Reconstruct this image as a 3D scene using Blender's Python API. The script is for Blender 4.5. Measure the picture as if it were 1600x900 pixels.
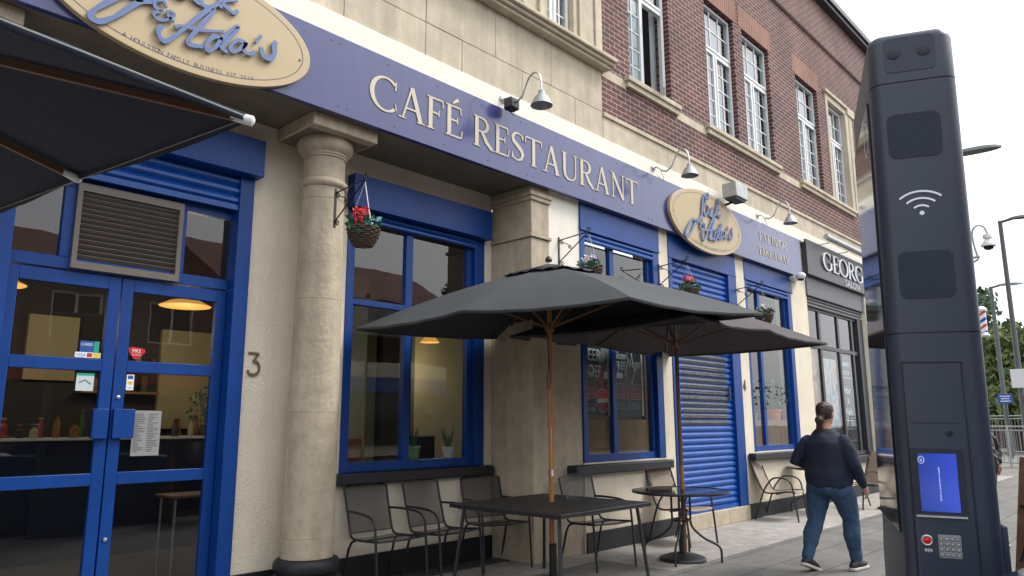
import bpy, bmesh, math, random
from mathutils import Vector, Matrix
for o in list(bpy.data.objects): bpy.data.objects.remove(o, do_unlink=True)
S = bpy.context.scene
COL = S.collection
PI = math.pi; R = math.radians
rnd = random.Random(7)

# ------------------------------------------------------------------ camera
cam_d = bpy.data.cameras.new("camera"); cam = bpy.data.objects.new("camera", cam_d); COL.objects.link(cam)
cam_d.sensor_width = 36.0; cam_d.lens = 1150/1600*36.0; cam_d.clip_end = 2000; cam_d.clip_start = 0.05
head, pitch, roll = R(43.01), R(10.463), R(-0.161)
Fv = Vector((math.cos(head)*math.cos(pitch), math.sin(head)*math.cos(pitch), math.sin(pitch)))
rv = Fv.cross(Vector((0,0,1))).normalized(); uv = rv.cross(Fv)
r2 = rv*math.cos(roll)+uv*math.sin(roll); u2 = -rv*math.sin(roll)+uv*math.cos(roll)
Mx = Matrix((r2, u2, -Fv)).transposed().to_4x4(); Mx.translation = Vector((0,0,1.45))
cam.matrix_world = Mx
S.camera = cam
S.render.resolution_x = 1024; S.render.resolution_y = 576

# ------------------------------------------------------------------ light: overcast with a soft sun
SUN_EL, SUN_AZ = R(52), R(-38)      # azimuth measured from +X towards +Y
w = bpy.data.worlds.new("World"); S.world = w; w.use_nodes = True
nt = w.node_tree; nt.nodes.clear()
sky = nt.nodes.new('ShaderNodeTexSky'); sky.sky_type = 'NISHITA'; sky.sun_disc = False
sky.sun_elevation = SUN_EL; sky.sun_rotation = R(90)-SUN_AZ
sky.air_density = 1.5; sky.dust_density = 6.0; sky.ozone_density = 1.0
hs = nt.nodes.new('ShaderNodeHueSaturation'); hs.inputs['Saturation'].default_value = 0.22; hs.inputs['Value'].default_value = 1.0
mxs = nt.nodes.new('ShaderNodeMixRGB'); mxs.inputs[0].default_value = 0.55; mxs.inputs[2].default_value = (9.0,9.3,9.9,1)
bg = nt.nodes.new('ShaderNodeBackground'); bg.inputs['Strength'].default_value = 0.13
ow = nt.nodes.new('ShaderNodeOutputWorld')
nt.links.new(sky.outputs[0], hs.inputs['Color']); nt.links.new(hs.outputs[0], mxs.inputs[1])
nt.links.new(mxs.outputs[0], bg.inputs[0]); nt.links.new(bg.outputs[0], ow.inputs[0])
sd = bpy.data.lights.new("sun", 'SUN'); sd.energy = 1.1; sd.angle = R(14); sd.color = (1.0,0.96,0.9)
sun = bpy.data.objects.new("sun", sd); COL.objects.link(sun)
sdir = Vector((math.cos(SUN_EL)*math.cos(SUN_AZ), math.cos(SUN_EL)*math.sin(SUN_AZ), math.sin(SUN_EL)))
sun.rotation_euler = sdir.to_track_quat('Z','Y').to_euler(); sun.location = (0,-5,20)
S.view_settings.view_transform = 'Standard'; S.view_settings.look = 'None'
S.view_settings.gamma = 1; S.view_settings.use_curve_mapping = False
S.view_settings.exposure = 0.88
S.render.engine = 'CYCLES'
S.cycles.max_bounces = 8; S.cycles.transparent_max_bounces = 16; S.cycles.use_denoising = True

# ------------------------------------------------------------------ materials
def srgb(r,g,b):
    f = lambda c: (c/255/12.92) if c/255 <= .04045 else ((c/255+.055)/1.055)**2.4
    return (f(r),f(g),f(b),1)
MATS = {}
def mat(name, col, rough=.6, metal=0, var=0, vscale=3, bump=0, bscale=60, spec=.5, alpha=None, emit=None, coat=0, var2=0, v2scale=.6, streak=0):
    if name in MATS: return MATS[name]
    m = bpy.data.materials.new(name); m.use_nodes = True; t = m.node_tree; N = t.nodes; L = t.links
    b = N['Principled BSDF']
    col = tuple(col) if len(col)==4 else (*col,1)
    b.inputs['Base Color'].default_value = col; b.inputs['Roughness'].default_value = rough
    b.inputs['Metallic'].default_value = metal; b.inputs['Specular IOR Level'].default_value = spec
    if coat: b.inputs['Coat Weight'].default_value = coat; b.inputs['Coat Roughness'].default_value = .08
    tc = N.new('ShaderNodeTexCoord')
    cur = None
    def mul(curout, scale, amt, stretch=None):
        n = N.new('ShaderNodeTexNoise'); n.inputs['Scale'].default_value = scale; n.inputs['Detail'].default_value = 6; n.inputs['Roughness'].default_value=.6
        if stretch:
            mp = N.new('ShaderNodeMapping'); mp.inputs['Scale'].default_value = stretch; L.new(tc.outputs['Object'], mp.inputs[0]); L.new(mp.outputs[0], n.inputs['Vector'])
        else: L.new(tc.outputs['Object'], n.inputs['Vector'])
        mr = N.new('ShaderNodeMapRange'); mr.inputs['From Min'].default_value=.3; mr.inputs['From Max'].default_value=.7
        mr.inputs['To Min'].default_value = 1-amt; mr.inputs['To Max'].default_value = 1+amt*.6
        L.new(n.outputs[0], mr.inputs[0])
        mx = N.new('ShaderNodeMixRGB'); mx.blend_type='MULTIPLY'; mx.inputs[0].default_value=1
        if curout is None: mx.inputs[1].default_value = col
        else: L.new(curout, mx.inputs[1])
        L.new(mr.outputs[0], mx.inputs[2]); return mx.outputs[0]
    if var: cur = mul(cur, vscale, var)
    if var2: cur = mul(cur, v2scale, var2)
    if streak: cur = mul(cur, 1.0, streak, (7,7,.6))
    if cur is not None: L.new(cur, b.inputs['Base Color'])
    if bump:
        n = N.new('ShaderNodeTexNoise'); n.inputs['Scale'].default_value = bscale; n.inputs['Detail'].default_value = 4
        L.new(tc.outputs['Object'], n.inputs['Vector'])
        bp = N.new('ShaderNodeBump'); bp.inputs['Strength'].default_value = bump; bp.inputs['Distance'].default_value = .01
        L.new(n.outputs[0], bp.inputs['Height']); L.new(bp.outputs[0], b.inputs['Normal'])
    if emit: b.inputs['Emission Color'].default_value = (*emit[:3],1); b.inputs['Emission Strength'].default_value = emit[3]
    if alpha is not None: b.inputs['Alpha'].default_value = alpha
    MATS[name] = m; return m

def glassmat(name, tint=(.85,.9,.9), rough=0.0, refl=1.0, ior=1.5):
    m = bpy.data.materials.new(name); m.use_nodes = True; t=m.node_tree; N=t.nodes; L=t.links; N.clear()
    o=N.new('ShaderNodeOutputMaterial'); mx=N.new('ShaderNodeMixShader'); tr=N.new('ShaderNodeBsdfTransparent'); gl=N.new('ShaderNodeBsdfGlossy')
    fr=N.new('ShaderNodeFresnel'); fr.inputs[0].default_value=ior
    gl.inputs['Roughness'].default_value=rough; gl.inputs['Color'].default_value=(refl,refl,refl,1); tr.inputs[0].default_value=(*tint,1)
    tc=N.new('ShaderNodeTexCoord'); n=N.new('ShaderNodeTexNoise'); n.inputs['Scale'].default_value=1.6; bp=N.new('ShaderNodeBump'); bp.inputs['Strength'].default_value=.010; bp.inputs['Distance'].default_value=.1
    L.new(tc.outputs['Object'],n.inputs['Vector']); L.new(n.outputs[0],bp.inputs['Height']); L.new(bp.outputs[0],gl.inputs['Normal'])
    ge=N.new('ShaderNodeNewGeometry'); ib=N.new('ShaderNodeMath'); ib.operation='SUBTRACT'; ib.inputs[0].default_value=1; L.new(ge.outputs['Backfacing'],ib.inputs[1]); mf=N.new('ShaderNodeMath'); mf.operation='MULTIPLY'; L.new(fr.outputs[0],mf.inputs[0]); L.new(ib.outputs[0],mf.inputs[1])
    L.new(mf.outputs[0],mx.inputs[0]); L.new(tr.outputs[0],mx.inputs[1]); L.new(gl.outputs[0],mx.inputs[2]); L.new(mx.outputs[0],o.inputs[0])
    return m

def brickmat(name, c1, c2, mortar, bw=.225, rh=.075, ms=.012, axis='xz', var=.25, bumpd=.006, off=.5, rough=.85):
    m = bpy.data.materials.new(name); m.use_nodes=True; t=m.node_tree; N=t.nodes; L=t.links; b=N['Principled BSDF']
    tc=N.new('ShaderNodeTexCoord'); sp=N.new('ShaderNodeSeparateXYZ'); cb=N.new('ShaderNodeCombineXYZ'); L.new(tc.outputs['Object'],sp.inputs[0])
    if axis=='xz':
        ad=N.new('ShaderNodeMath'); L.new(sp.outputs[0],ad.inputs[0]); L.new(sp.outputs[1],ad.inputs[1]); L.new(ad.outputs[0],cb.inputs[0]); L.new(sp.outputs[2],cb.inputs[1])
    else:
        L.new(sp.outputs[0],cb.inputs[0]); L.new(sp.outputs[1],cb.inputs[1])
    br=N.new('ShaderNodeTexBrick'); br.inputs['Scale'].default_value=1; br.inputs['Brick Width'].default_value=bw; br.inputs['Row Height'].default_value=rh
    br.inputs['Mortar Size'].default_value=ms/2; br.inputs['Mortar Smooth'].default_value=.2; br.offset=off; br.inputs['Bias'].default_value=0
    br.inputs['Color1'].default_value=(*c1,1); br.inputs['Color2'].default_value=(*c2,1); br.inputs['Mortar'].default_value=(*mortar,1)
    L.new(cb.outputs[0],br.inputs['Vector'])
    n=N.new('ShaderNodeTexNoise'); n.inputs['Scale'].default_value=1.3; n.inputs['Detail'].default_value=8; L.new(tc.outputs['Object'],n.inputs['Vector'])
    mr=N.new('ShaderNodeMapRange'); mr.inputs['From Min'].default_value=.3; mr.inputs['From Max'].default_value=.7; mr.inputs['To Min'].default_value=1-var; mr.inputs['To Max'].default_value=1+var*.7
    L.new(n.outputs[0],mr.inputs[0]); mx=N.new('ShaderNodeMixRGB'); mx.blend_type='MULTIPLY'; mx.inputs[0].default_value=1
    L.new(br.outputs['Color'],mx.inputs[1]); L.new(mr.outputs[0],mx.inputs[2]); L.new(mx.outputs[0],b.inputs['Base Color'])
    n2=N.new('ShaderNodeTexNoise'); n2.inputs['Scale'].default_value=70; L.new(tc.outputs['Object'],n2.inputs['Vector'])
    sb=N.new('ShaderNodeMath'); sb.operation='MULTIPLY_ADD'; sb.inputs[1].default_value=-1; L.new(br.outputs['Fac'],sb.inputs[0])
    ms2=N.new('ShaderNodeMath'); ms2.operation='MULTIPLY'; ms2.inputs[1].default_value=.3; L.new(n2.outputs[0],ms2.inputs[0]); L.new(ms2.outputs[0],sb.inputs[2])
    bp=N.new('ShaderNodeBump'); bp.inputs['Strength'].default_value=.8; bp.inputs['Distance'].default_value=bumpd; L.new(sb.outputs[0],bp.inputs['Height']); L.new(bp.outputs[0],b.inputs['Normal'])
    b.inputs['Roughness'].default_value=rough
    return m

M_brick = brickmat('brick', (.140,.048,.038), (.085,.034,.031), (.44,.36,.33), ms=.012, var=.3)
M_soldier = brickmat('soldier_brick', (.28,.125,.08), (.23,.10,.065), (.42,.33,.27), bw=.075, rh=.6, ms=.012, off=0)
M_stone = mat('stone', (.56,.49,.37), .85, var=.14, vscale=5, bump=.4, bscale=40, var2=.16, v2scale=.9, streak=.16)
M_stone2 = mat('column_stone', (.50,.42,.31), .85, var=.16, vscale=8, bump=.7, bscale=26, var2=.15, v2scale=1.5, streak=.16)
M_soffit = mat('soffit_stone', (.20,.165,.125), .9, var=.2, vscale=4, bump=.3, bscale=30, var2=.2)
M_cream = mat('cream_paint', (.80,.76,.66), .6, var=.05, vscale=3, bump=.08, bscale=30, streak=.05)
M_render = mat('cream_render', (.78,.70,.55), .75, var=.07, vscale=2.5, bump=1.0, bscale=46, var2=.08, streak=.06)
M_rendback = mat('cream_render_recess', (.78,.70,.56), .75, var=.07, vscale=2.5, bump=1.0, bscale=46, var2=.08, streak=.06)
M_plinth = mat('plinth_paint', (.013,.014,.018), .55, var=.3, vscale=6, bump=.5, bscale=50)
M_blue = mat('blue_paint', (.002,.048,.245), .42, var=.12, vscale=6, streak=.14, bump=.05, bscale=30, spec=.35)
M_blueshut = mat('blue_shutter', (.004,.075,.35), .40, var=.14, vscale=5, streak=.14)
M_perf = None
M_fascia = mat('fascia_violet', (.050,.058,.185), .24, var=.06, vscale=1.5, coat=.3, streak=.10)
M_gold = mat('sign_gold', (.48,.37,.21), .45, var=.03, vscale=5)
M_letter = mat('letter_beige', (.56,.50,.38), .45)
M_letdark = mat('letter_outline', (.06,.055,.09), .5)
M_logoblue = mat('logo_blue', (.10,.155,.33), .4)
M_black = mat('black_metal', (.012,.012,.013), .45, metal=0, spec=.5, bump=.05)
M_dkmetal = mat('chair_metal', (.02,.021,.024), .42)
M_grey = mat('grey_paint', (.11,.115,.125), .5, var=.06)
M_greydark = mat('dark_grey_paint', (.035,.035,.042), .4, var=.05)
M_white = mat('white_upvc', (.78,.79,.79), .35)
M_alu = mat('aluminium', (.55,.56,.57), .38, metal=.85, var=.1, vscale=12)
M_galv = mat('galvanised_steel', (.42,.44,.45), .5, metal=.6, var=.2, vscale=8)
M_wood = mat('umbrella_wood', (.40,.17,.055), .5, var=.15, vscale=14)
M_woodd = mat('umbrella_wood_rib', (.17,.08,.04), .6)
M_canvas = mat('charcoal_canvas', (.050,.055,.061), .85, var=.12, vscale=2, bump=.15, bscale=300)
M_canvas2 = mat('brown_black_canvas', (.068,.056,.061), .85, var=.1, vscale=2, bump=.15, bscale=300)
M_canvasn = mat('navy_canvas', (.016,.021,.042), .85, bump=.15, bscale=300)
M_brass = mat('brass', (.6,.42,.15), .35, metal=.9)
M_louv = mat('brown_grey_louvre', (.16,.135,.115), .55, var=.06)
M_glass = glassmat('shop_glass', (.88,.92,.92), ior=1.75)
M_glassup = glassmat('upper_glass', (.8,.85,.87), ior=1.9)
M_intwall = mat('interior_wall', (.40,.34,.20), .8, var=.15, vscale=1.5)
M_intdark = mat('interior_dark', (.03,.028,.03), .8)
M_intnavy = mat('interior_navy', (.02,.025,.06), .7)
M_intfloor = mat('interior_floor', (.07,.065,.06), .5)
M_board = mat('brown_board', (.24,.13,.06), .6, var=.12, vscale=9, streak=.15)
M_blackboard = mat('blackboard', (.012,.018,.026), .5)
M_chalk = mat('chalk_white', (.72,.74,.74), .7)
M_kiosk = mat('kiosk_blue_black', (.017,.027,.050), .42, spec=.55, var=.12)
M_kioskd = mat('kiosk_panel', (.020,.030,.052), .5)
M_kioskg = mat('kiosk_gloss', (.003,.005,.012), .05, spec=.35)
M_mark = mat('white_mark', (.8,.83,.86), .5)
M_leafd = mat('leaf_dark', (.03,.08,.03), .6)
M_red = mat('red', (.55,.02,.02), .4)
M_slab = brickmat('paving_slabs', (.175,.168,.152), (.145,.14,.13), (.055,.052,.048), bw=.75, rh=.5, ms=.014, axis='xy', var=.2, bumpd=.008, rough=.8)
M_conc = mat('pale_concrete', (.36,.335,.305), .9, var=.22, vscale=6, bump=.4, bscale=90, var2=.15, v2scale=.8)
def spots(m,scale,thr,amt):
    t=m.node_tree;N=t.nodes;L=t.links;b=N['Principled BSDF']; src=b.inputs['Base Color'].links[0].from_socket
    tc=N.new('ShaderNodeTexCoord'); v=N.new('ShaderNodeTexVoronoi'); v.inputs['Scale'].default_value=scale; L.new(tc.outputs['Object'],v.inputs['Vector'])
    mr=N.new('ShaderNodeMapRange'); mr.inputs['From Min'].default_value=thr; mr.inputs['From Max'].default_value=thr*1.35; mr.inputs['To Min'].default_value=1-amt; L.new(v.outputs['Distance'],mr.inputs[0])
    n=N.new('ShaderNodeTexNoise'); n.inputs['Scale'].default_value=4; n.inputs['Detail'].default_value=10; n.inputs['Roughness'].default_value=.75; L.new(tc.outputs['Object'],n.inputs['Vector'])
    m2=N.new('ShaderNodeMapRange'); m2.inputs['From Min'].default_value=.35; m2.inputs['From Max'].default_value=.65; m2.inputs['To Min'].default_value=.78; m2.inputs['To Max'].default_value=1.1; L.new(n.outputs[0],m2.inputs[0])
    a=N.new('ShaderNodeMath'); a.operation='MULTIPLY'; L.new(mr.outputs[0],a.inputs[0]); L.new(m2.outputs[0],a.inputs[1])
    mx=N.new('ShaderNodeMixRGB'); mx.blend_type='MULTIPLY'; mx.inputs[0].default_value=1; L.new(src,mx.inputs[1]); L.new(a.outputs[0],mx.inputs[2]); L.new(mx.outputs[0],b.inputs['Base Color'])
spots(M_slab,3.2,.055,.35); spots(M_conc,2.6,.05,.3)
M_asph = mat('asphalt', (.05,.05,.052), .9, var=.2, vscale=8, bump=.6, bscale=150)
M_kerb = mat('kerb_stone', (.25,.245,.235), .85, var=.15, bump=.3)

# ------------------------------------------------------------------ builders
def wloc(o):
    v = Vector((0,0,0))
    while o is not None: v += o.location; o = o.parent
    return v
def tag(o, label=None, cat=None, group=None, kind=None):
    if label: o['label']=label
    if cat: o['category']=cat
    if group: o['group']=group
    if kind: o['kind']=kind
    return o
def thing(name, label, cat, loc=(0,0,0), group=None):
    o = bpy.data.objects.new(name, None); COL.objects.link(o); o.location=loc; o.empty_display_size=.1
    return tag(o,label,cat,group)
class MB:
    def __init__(s): s.bm=bmesh.new()
    def box(s,x0,x1,y0,y1,z0,z1,mi=0):
        v=[s.bm.verts.new(p) for p in [(x0,y0,z0),(x1,y0,z0),(x1,y1,z0),(x0,y1,z0),(x0,y0,z1),(x1,y0,z1),(x1,y1,z1),(x0,y1,z1)]]
        for f in [(0,3,2,1),(4,5,6,7),(0,1,5,4),(1,2,6,5),(2,3,7,6),(3,0,4,7)]:
            q=s.bm.faces.new([v[i] for i in f]); q.material_index=mi
        return s
    def obox(s,c,half,M,mi=0):   # oriented box, M 3x3
        v=[]
        for dz in (-1,1):
            for dx,dy in ((-1,-1),(1,-1),(1,1),(-1,1)):
                v.append(s.bm.verts.new(Vector(c)+M@Vector((dx*half[0],dy*half[1],dz*half[2]))))
        for f in [(0,3,2,1),(4,5,6,7),(0,1,5,4),(1,2,6,5),(2,3,7,6),(3,0,4,7)]:
            q=s.bm.faces.new([v[i] for i in f]); q.material_index=mi
        return s
    def bar(s,a,b,w,d,up=(0,0,1),mi=0):  # rectangular bar from a to b
        a=Vector(a);b=Vector(b);z=(b-a).normalized();x=z.cross(Vector(up))
        if x.length<1e-4: x=z.cross(Vector((1,0,0)))
        x.normalize();y=z.cross(x)
        return s.obox((a+b)/2,(w/2,d/2,(b-a).length/2),Matrix((x,y,z)).transposed(),mi)
    def tube(s,pts,r,n=8,closed=False,caps=True,mi=0):
        pts=[Vector(p) for p in pts]; k=len(pts); rs=r if isinstance(r,(list,tuple)) else [r]*k
        rings=[]; up=None
        for i,p in enumerate(pts):
            if closed: t=(pts[(i+1)%k]-pts[i-1])
            else: t=pts[min(i+1,k-1)]-pts[max(i-1,0)]
            t.normalize()
            if up is None:
                up=t.orthogonal().normalized()
            up=(up-t*up.dot(t)); 
            if up.length<1e-5: up=t.orthogonal()
            up.normalize(); sd=t.cross(up)
            rings.append([s.bm.verts.new(p+(up*math.cos(2*PI*j/n)+sd*math.sin(2*PI*j/n))*rs[i]) for j in range(n)])
        rg=range(k if closed else k-1)
        for i in rg:
            A=rings[i];B=rings[(i+1)%k]
            for j in range(n):
                f=s.bm.faces.new([A[j],A[(j+1)%n],B[(j+1)%n],B[j]]); f.smooth=True; f.material_index=mi
        if caps and not closed:
            s.bm.faces.new(rings[0][::-1]).material_index=mi; s.bm.faces.new(rings[-1]).material_index=mi
        return s
    def lathe(s,prof,c,n=32,axis='z',mi=0,smooth=True,caps=True,sx=1,sy=1):
        c=Vector(c); rings=[]
        for r,h in prof:
            ring=[]
            for j in range(n):
                a=2*PI*j/n; ca,sa=r*math.cos(a)*sx,r*math.sin(a)*sy
                p={'z':(ca,sa,h),'y':(ca,h,sa),'x':(h,ca,sa)}[axis]
                ring.append(s.bm.verts.new(c+Vector(p)))
            rings.append(ring)
        for A,B in zip(rings,rings[1:]):
            for j in range(n):
                f=s.bm.faces.new([A[j],A[(j+1)%n],B[(j+1)%n],B[j]]); f.smooth=smooth; f.material_index=mi
        if caps:
            for rg,rev in ((rings[0],True),(rings[-1],False)):
                if prof[0 if rev else -1][0]>1e-4:
                    f=s.bm.faces.new(rg[::-1] if rev else rg); f.material_index=mi
        return s
    def prism(s,poly,fn,d0,d1,mi=0):   # poly 2D, fn(u,v,d)->3D
        A=[s.bm.verts.new(fn(u,v,d0)) for u,v in poly]; B=[s.bm.verts.new(fn(u,v,d1)) for u,v in poly]; n=len(poly)
        for i in range(n):
            f=s.bm.faces.new([A[i],A[(i+1)%n],B[(i+1)%n],B[i]]); f.material_index=mi
        s.bm.faces.new(A[::-1]).material_index=mi; s.bm.faces.new(B).material_index=mi
        return s
    def quad(s,pts,mi=0):
        f=s.bm.faces.new([s.bm.verts.new(p) for p in pts]); f.material_index=mi; return s
    def build(s,name,mats,parent=None,bevel=0,seg=2,smooth=False,recalc=True,offset=True,solid=0):
        if recalc: bmesh.ops.recalc_face_normals(s.bm,faces=s.bm.faces)
        me=bpy.data.meshes.new(name)
        if parent is not None and offset:
            bmesh.ops.translate(s.bm,verts=s.bm.verts,vec=-wloc(parent))
        if smooth: bmesh.ops.remove_doubles(s.bm,verts=s.bm.verts,dist=.0003)
        s.bm.to_mesh(me); s.bm.free()
        if smooth:
            for p in me.polygons: p.use_smooth=True
        me.set_sharp_from_angle(angle=R(38))
        for m in (mats if isinstance(mats,(list,tuple)) else [mats]): me.materials.append(m)
        o=bpy.data.objects.new(name,me); COL.objects.link(o)
        if parent is not None: o.parent=parent
        if solid:
            md=o.modifiers.new('s','SOLIDIFY'); md.thickness=solid; md.offset=0
        if bevel:
            md=o.modifiers.new('b','BEVEL'); md.width=bevel; md.segments=seg; md.limit_method='ANGLE'; md.angle_limit=R(40); md.harden_normals=False
        return o
def at_base(o, loc):   # move a single-mesh thing's origin without moving the mesh
    loc=Vector(loc); o.data.transform(Matrix.Translation(-loc)); o.location=loc; return o
def struct(o): o['kind']='structure'; return o
def copy_tree(o,parent=None):
    c=o.copy(); COL.objects.link(c); c.parent=parent
    for ch in list(o.children): copy_tree(ch,c)
    return c
def grid_wall(mb,xs,zs,holes,y0,y1):
    for i in range(len(xs)-1):
        for j in range(len(zs)-1):
            cx=(xs[i]+xs[i+1])/2; cz=(zs[j]+zs[j+1])/2
            if any(h[0]<cx<h[1] and h[2]<cz<h[3] for h in holes): continue
            mb.box(xs[i],xs[i+1],y0,y1,zs[j],zs[j+1])
def holes_wall(mb,x0,x1,z0,z1,holes,y0,y1):
    xs=sorted({x0,x1,*[h[0] for h in holes],*[h[1] for h in holes]}); xs=[x for x in xs if x0<=x<=x1]
    zs=sorted({z0,z1,*[h[2] for h in holes],*[h[3] for h in holes]}); zs=[z for z in zs if z0<=z<=z1]
    grid_wall(mb,xs,zs,holes,y0,y1)
def text_mesh(txt,size,fn,mb,depth=.003,mi=0,sx=1,center=True):
    """built-in sans lettering, flattened to polygons and mapped by fn(u,v,d)"""
    cu=bpy.data.curves.new('t','FONT'); cu.body=txt; cu.size=size; cu.align_x='CENTER' if center else 'LEFT'; cu.extrude=0; cu.resolution_u=3
    ob=bpy.data.objects.new('t',cu); COL.objects.link(ob)
    dg=bpy.context.evaluated_depsgraph_get(); me=bpy.data.meshes.new_from_object(ob.evaluated_get(dg))
    base=len(mb.bm.verts); vs=[mb.bm.verts.new(fn(v.co.x*sx,v.co.y,depth)) for v in me.vertices]
    for p in me.polygons:
        try: mb.bm.faces.new([vs[i] for i in p.vertices]).material_index=mi
        except ValueError: pass
    bpy.data.objects.remove(ob,do_unlink=True); bpy.data.meshes.remove(me); bpy.data.curves.remove(cu)

# ------------------------------------------------------------------ serif alphabet, each glyph a list of ribbons in a unit-height box
TK,TN,SF=.135,.055,.10
def arc(cx,cy,rx,ry,a0,a1,w0=TN,w1=TK,n=18):
    P=[];W=[]
    for i in range(n+1):
        a=R(a0+(a1-a0)*i/n); P.append((cx+rx*math.cos(a),cy+ry*math.sin(a))); W.append(w0+(w1-w0)*abs(math.cos(a))**1.5)
    return (P,W)
def ln(x0,y0,x1,y1,w): return ([(x0,y0),(x1,y1)],[w,w])
def sf(x,y,h=SF): return ln(x-h,y,x+h,y,.035)
def stem(x): return [ln(x,0,x,1,TK),sf(x,.0175,.13),sf(x,.9825,.13)]
GL={
'C':(.86,[arc(.46,.5,.42,.49,48,312),ln(.76,.70,.78,.97,.04),ln(.76,.30,.80,.12,.03)]),
'G':(.95,[arc(.46,.5,.42,.49,48,318),ln(.76,.72,.77,.97,.04),ln(.79,.10,.79,.44,TK),sf(.77,.44,.14)]),
'O':(.98,[arc(.49,.5,.44,.49,0,360,n=32)]),
'A':(.90,[ln(.43,1.0,.14,0,TN),ln(.43,1.0,.74,0,TK),ln(.22,.33,.63,.33,TN),sf(.13,.0175,.12),sf(.74,.0175,.13)]),
'F':(.66,stem(.17)+[ln(.17,.972,.58,.972,TN),ln(.58,.99,.60,.76,.035),ln(.17,.53,.46,.53,TN),ln(.46,.63,.46,.43,.035)]),
'E':(.70,stem(.17)+[ln(.17,.972,.58,.972,TN),ln(.58,.99,.60,.76,.035),ln(.17,.53,.47,.53,TN),ln(.47,.63,.47,.43,.035),ln(.17,.028,.60,.028,TN),ln(.60,.01,.65,.26,.035)]),
'L':(.68,stem(.17)+[ln(.17,.028,.58,.028,TN),ln(.58,.01,.62,.28,.035)]),
'R':(.84,stem(.17)+[arc(.36,.745,.24,.227,-90,90,w1=TK*.9),ln(.17,.972,.36,.972,TN),ln(.17,.518,.36,.518,TN),([(.38,.50),(.55,.22),(.78,.015)],[TK*.8,TK,TK*.7]),sf(.80,.0175,.07)]),
'S':(.64,[([(.55,.80),(.50,.92),(.36,.975),(.20,.94),(.11,.80),(.15,.66),(.32,.54),(.48,.42),(.55,.27),(.49,.10),(.32,.025),(.16,.07),(.09,.20)],[.04,.05,.055,.08,.12,.14,.15,.15,.13,.09,.06,.05,.04]),ln(.555,.75,.56,.97,.035),ln(.085,.04,.085,.27,.035)]),
'T':(.80,[ln(.40,0,.40,1,TK),sf(.40,.0175,.13),ln(.05,.972,.75,.972,TN),ln(.04,.99,.02,.76,.035),ln(.76,.99,.78,.76,.035)]),
'U':(.92,[([(.18,.98),(.18,.35),(.22,.14),(.34,.035),(.48,.02),(.62,.05),(.72,.16),(.75,.35),(.75,.98)],[TK,TK,.12,.08,.06,.06,.06,.055,.055]),sf(.18,.9825,.13),sf(.75,.9825,.11)]),
'N':(.94,[ln(.18,0,.18,1,TN),ln(.18,.98,.77,.02,TK),ln(.77,0,.77,1,TN),sf(.18,.0175,.12),sf(.13,.9825,.11),sf(.77,.9825,.12)]),
'I':(.36,stem(.18)),
'K':(.84,stem(.17)+[ln(.20,.45,.64,.98,TN),([(.34,.60),(.60,.22),(.80,.015)],[TK*.9,TK,TK*.7]),sf(.64,.9825,.11),sf(.80,.0175,.09)]),
'W':(1.22,[ln(.14,1,.38,0,TK),ln(.38,0,.60,1,TN),ln(.60,1,.84,0,TK),ln(.84,0,1.08,1,TN),sf(.14,.9825,.13),sf(.60,.9825,.10),sf(1.08,.9825,.11)]),
'Y':(.84,[ln(.13,1,.42,.46,TK),ln(.72,1,.42,.46,TN),ln(.42,0,.42,.5,TK),sf(.42,.0175,.13),sf(.13,.9825,.13),sf(.72,.9825,.11)]),
' ':(.34,[]),
'´':(0,[ln(-.42,1.08,-.25,1.24,.09)]),
}
def ribbon(mb,P,W,fn,d0,d1,mi=0,grow=0):
    n=len(P); Lf=[];Rt=[]
    for i in range(n):
        a=P[max(i-1,0)];b=P[min(i+1,n-1)]; dx,dy=b[0]-a[0],b[1]-a[1]; l=math.hypot(dx,dy) or 1; nx,ny=-dy/l,dx/l
        px,py=P[i]
        if grow and i in (0,n-1) : 
            s=-1 if i==0 else 1; px+=s*dx/l*grow; py+=s*dy/l*grow
        h=W[i]/2+grow; Lf.append((px+nx*h,py+ny*h)); Rt.append((px-nx*h,py-ny*h))
    vs=[]
    for d in (d0,d1): vs.append(([mb.bm.verts.new(fn(*p,d)) for p in Lf],[mb.bm.verts.new(fn(*p,d)) for p in Rt]))
    (l0,r0),(l1,r1)=vs
    def F(*q): mb.bm.faces.new(q).material_index=mi
    for i in range(n-1):
        F(l1[i],l1[i+1],r1[i+1],r1[i]); F(l0[i],r0[i],r0[i+1],l0[i+1]); F(l0[i],l0[i+1],l1[i+1],l1[i]); F(r0[i],r1[i],r1[i+1],r0[i+1])
    F(l0[0],l1[0],r1[0],r0[0]); F(l0[-1],r0[-1],r1[-1],l1[-1])
def smooth_line(P,n=5):
    Q=[]
    for i in range(len(P)-1):
        p0=P[max(i-1,0)];p1=P[i];p2=P[i+1];p3=P[min(i+2,len(P)-1)]
        for k in range(n):
            t=k/n
            Q.append(tuple(.5*((2*p1[j])+(-p0[j]+p2[j])*t+(2*p0[j]-5*p1[j]+4*p2[j]-p3[j])*t*t+(-p0[j]+3*p1[j]-3*p2[j]+p3[j])*t**3) for j in range(2)))
    Q.append(P[-1]); return Q
def serif_text(mb,txt,x0,x1,z,h,yf,d=.006,outline=True,heavy=1,fit=True):
    """facade text between x0 and x1, base line z, cap height h, on plane y=yf facing -Y"""
    wd=sum(GL[c][0] for c in txt); sx=(x1-x0)/wd; x=x0; k=0
    for c in txt:
        w_,st=GL[c]
        for P,W in st:
            k+=1; fnx=lambda u,v,dd,x=x,k=k: (x+u*sx,yf-dd-(k%7)*.00035,z+v*h)
            P2=P; W2=[q*heavy for q in W]
            if outline: ribbon(mb,P2,W2,lambda u,v,dd,x=x,k=k:(x+u*sx,yf-dd-(k%7)*.00015,z+v*h),0,.0015,mi=1,grow=.022)
            ribbon(mb,P2,W2,fnx,.0028 if outline else 0,d,mi=0)
        x+=w_*sx

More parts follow.
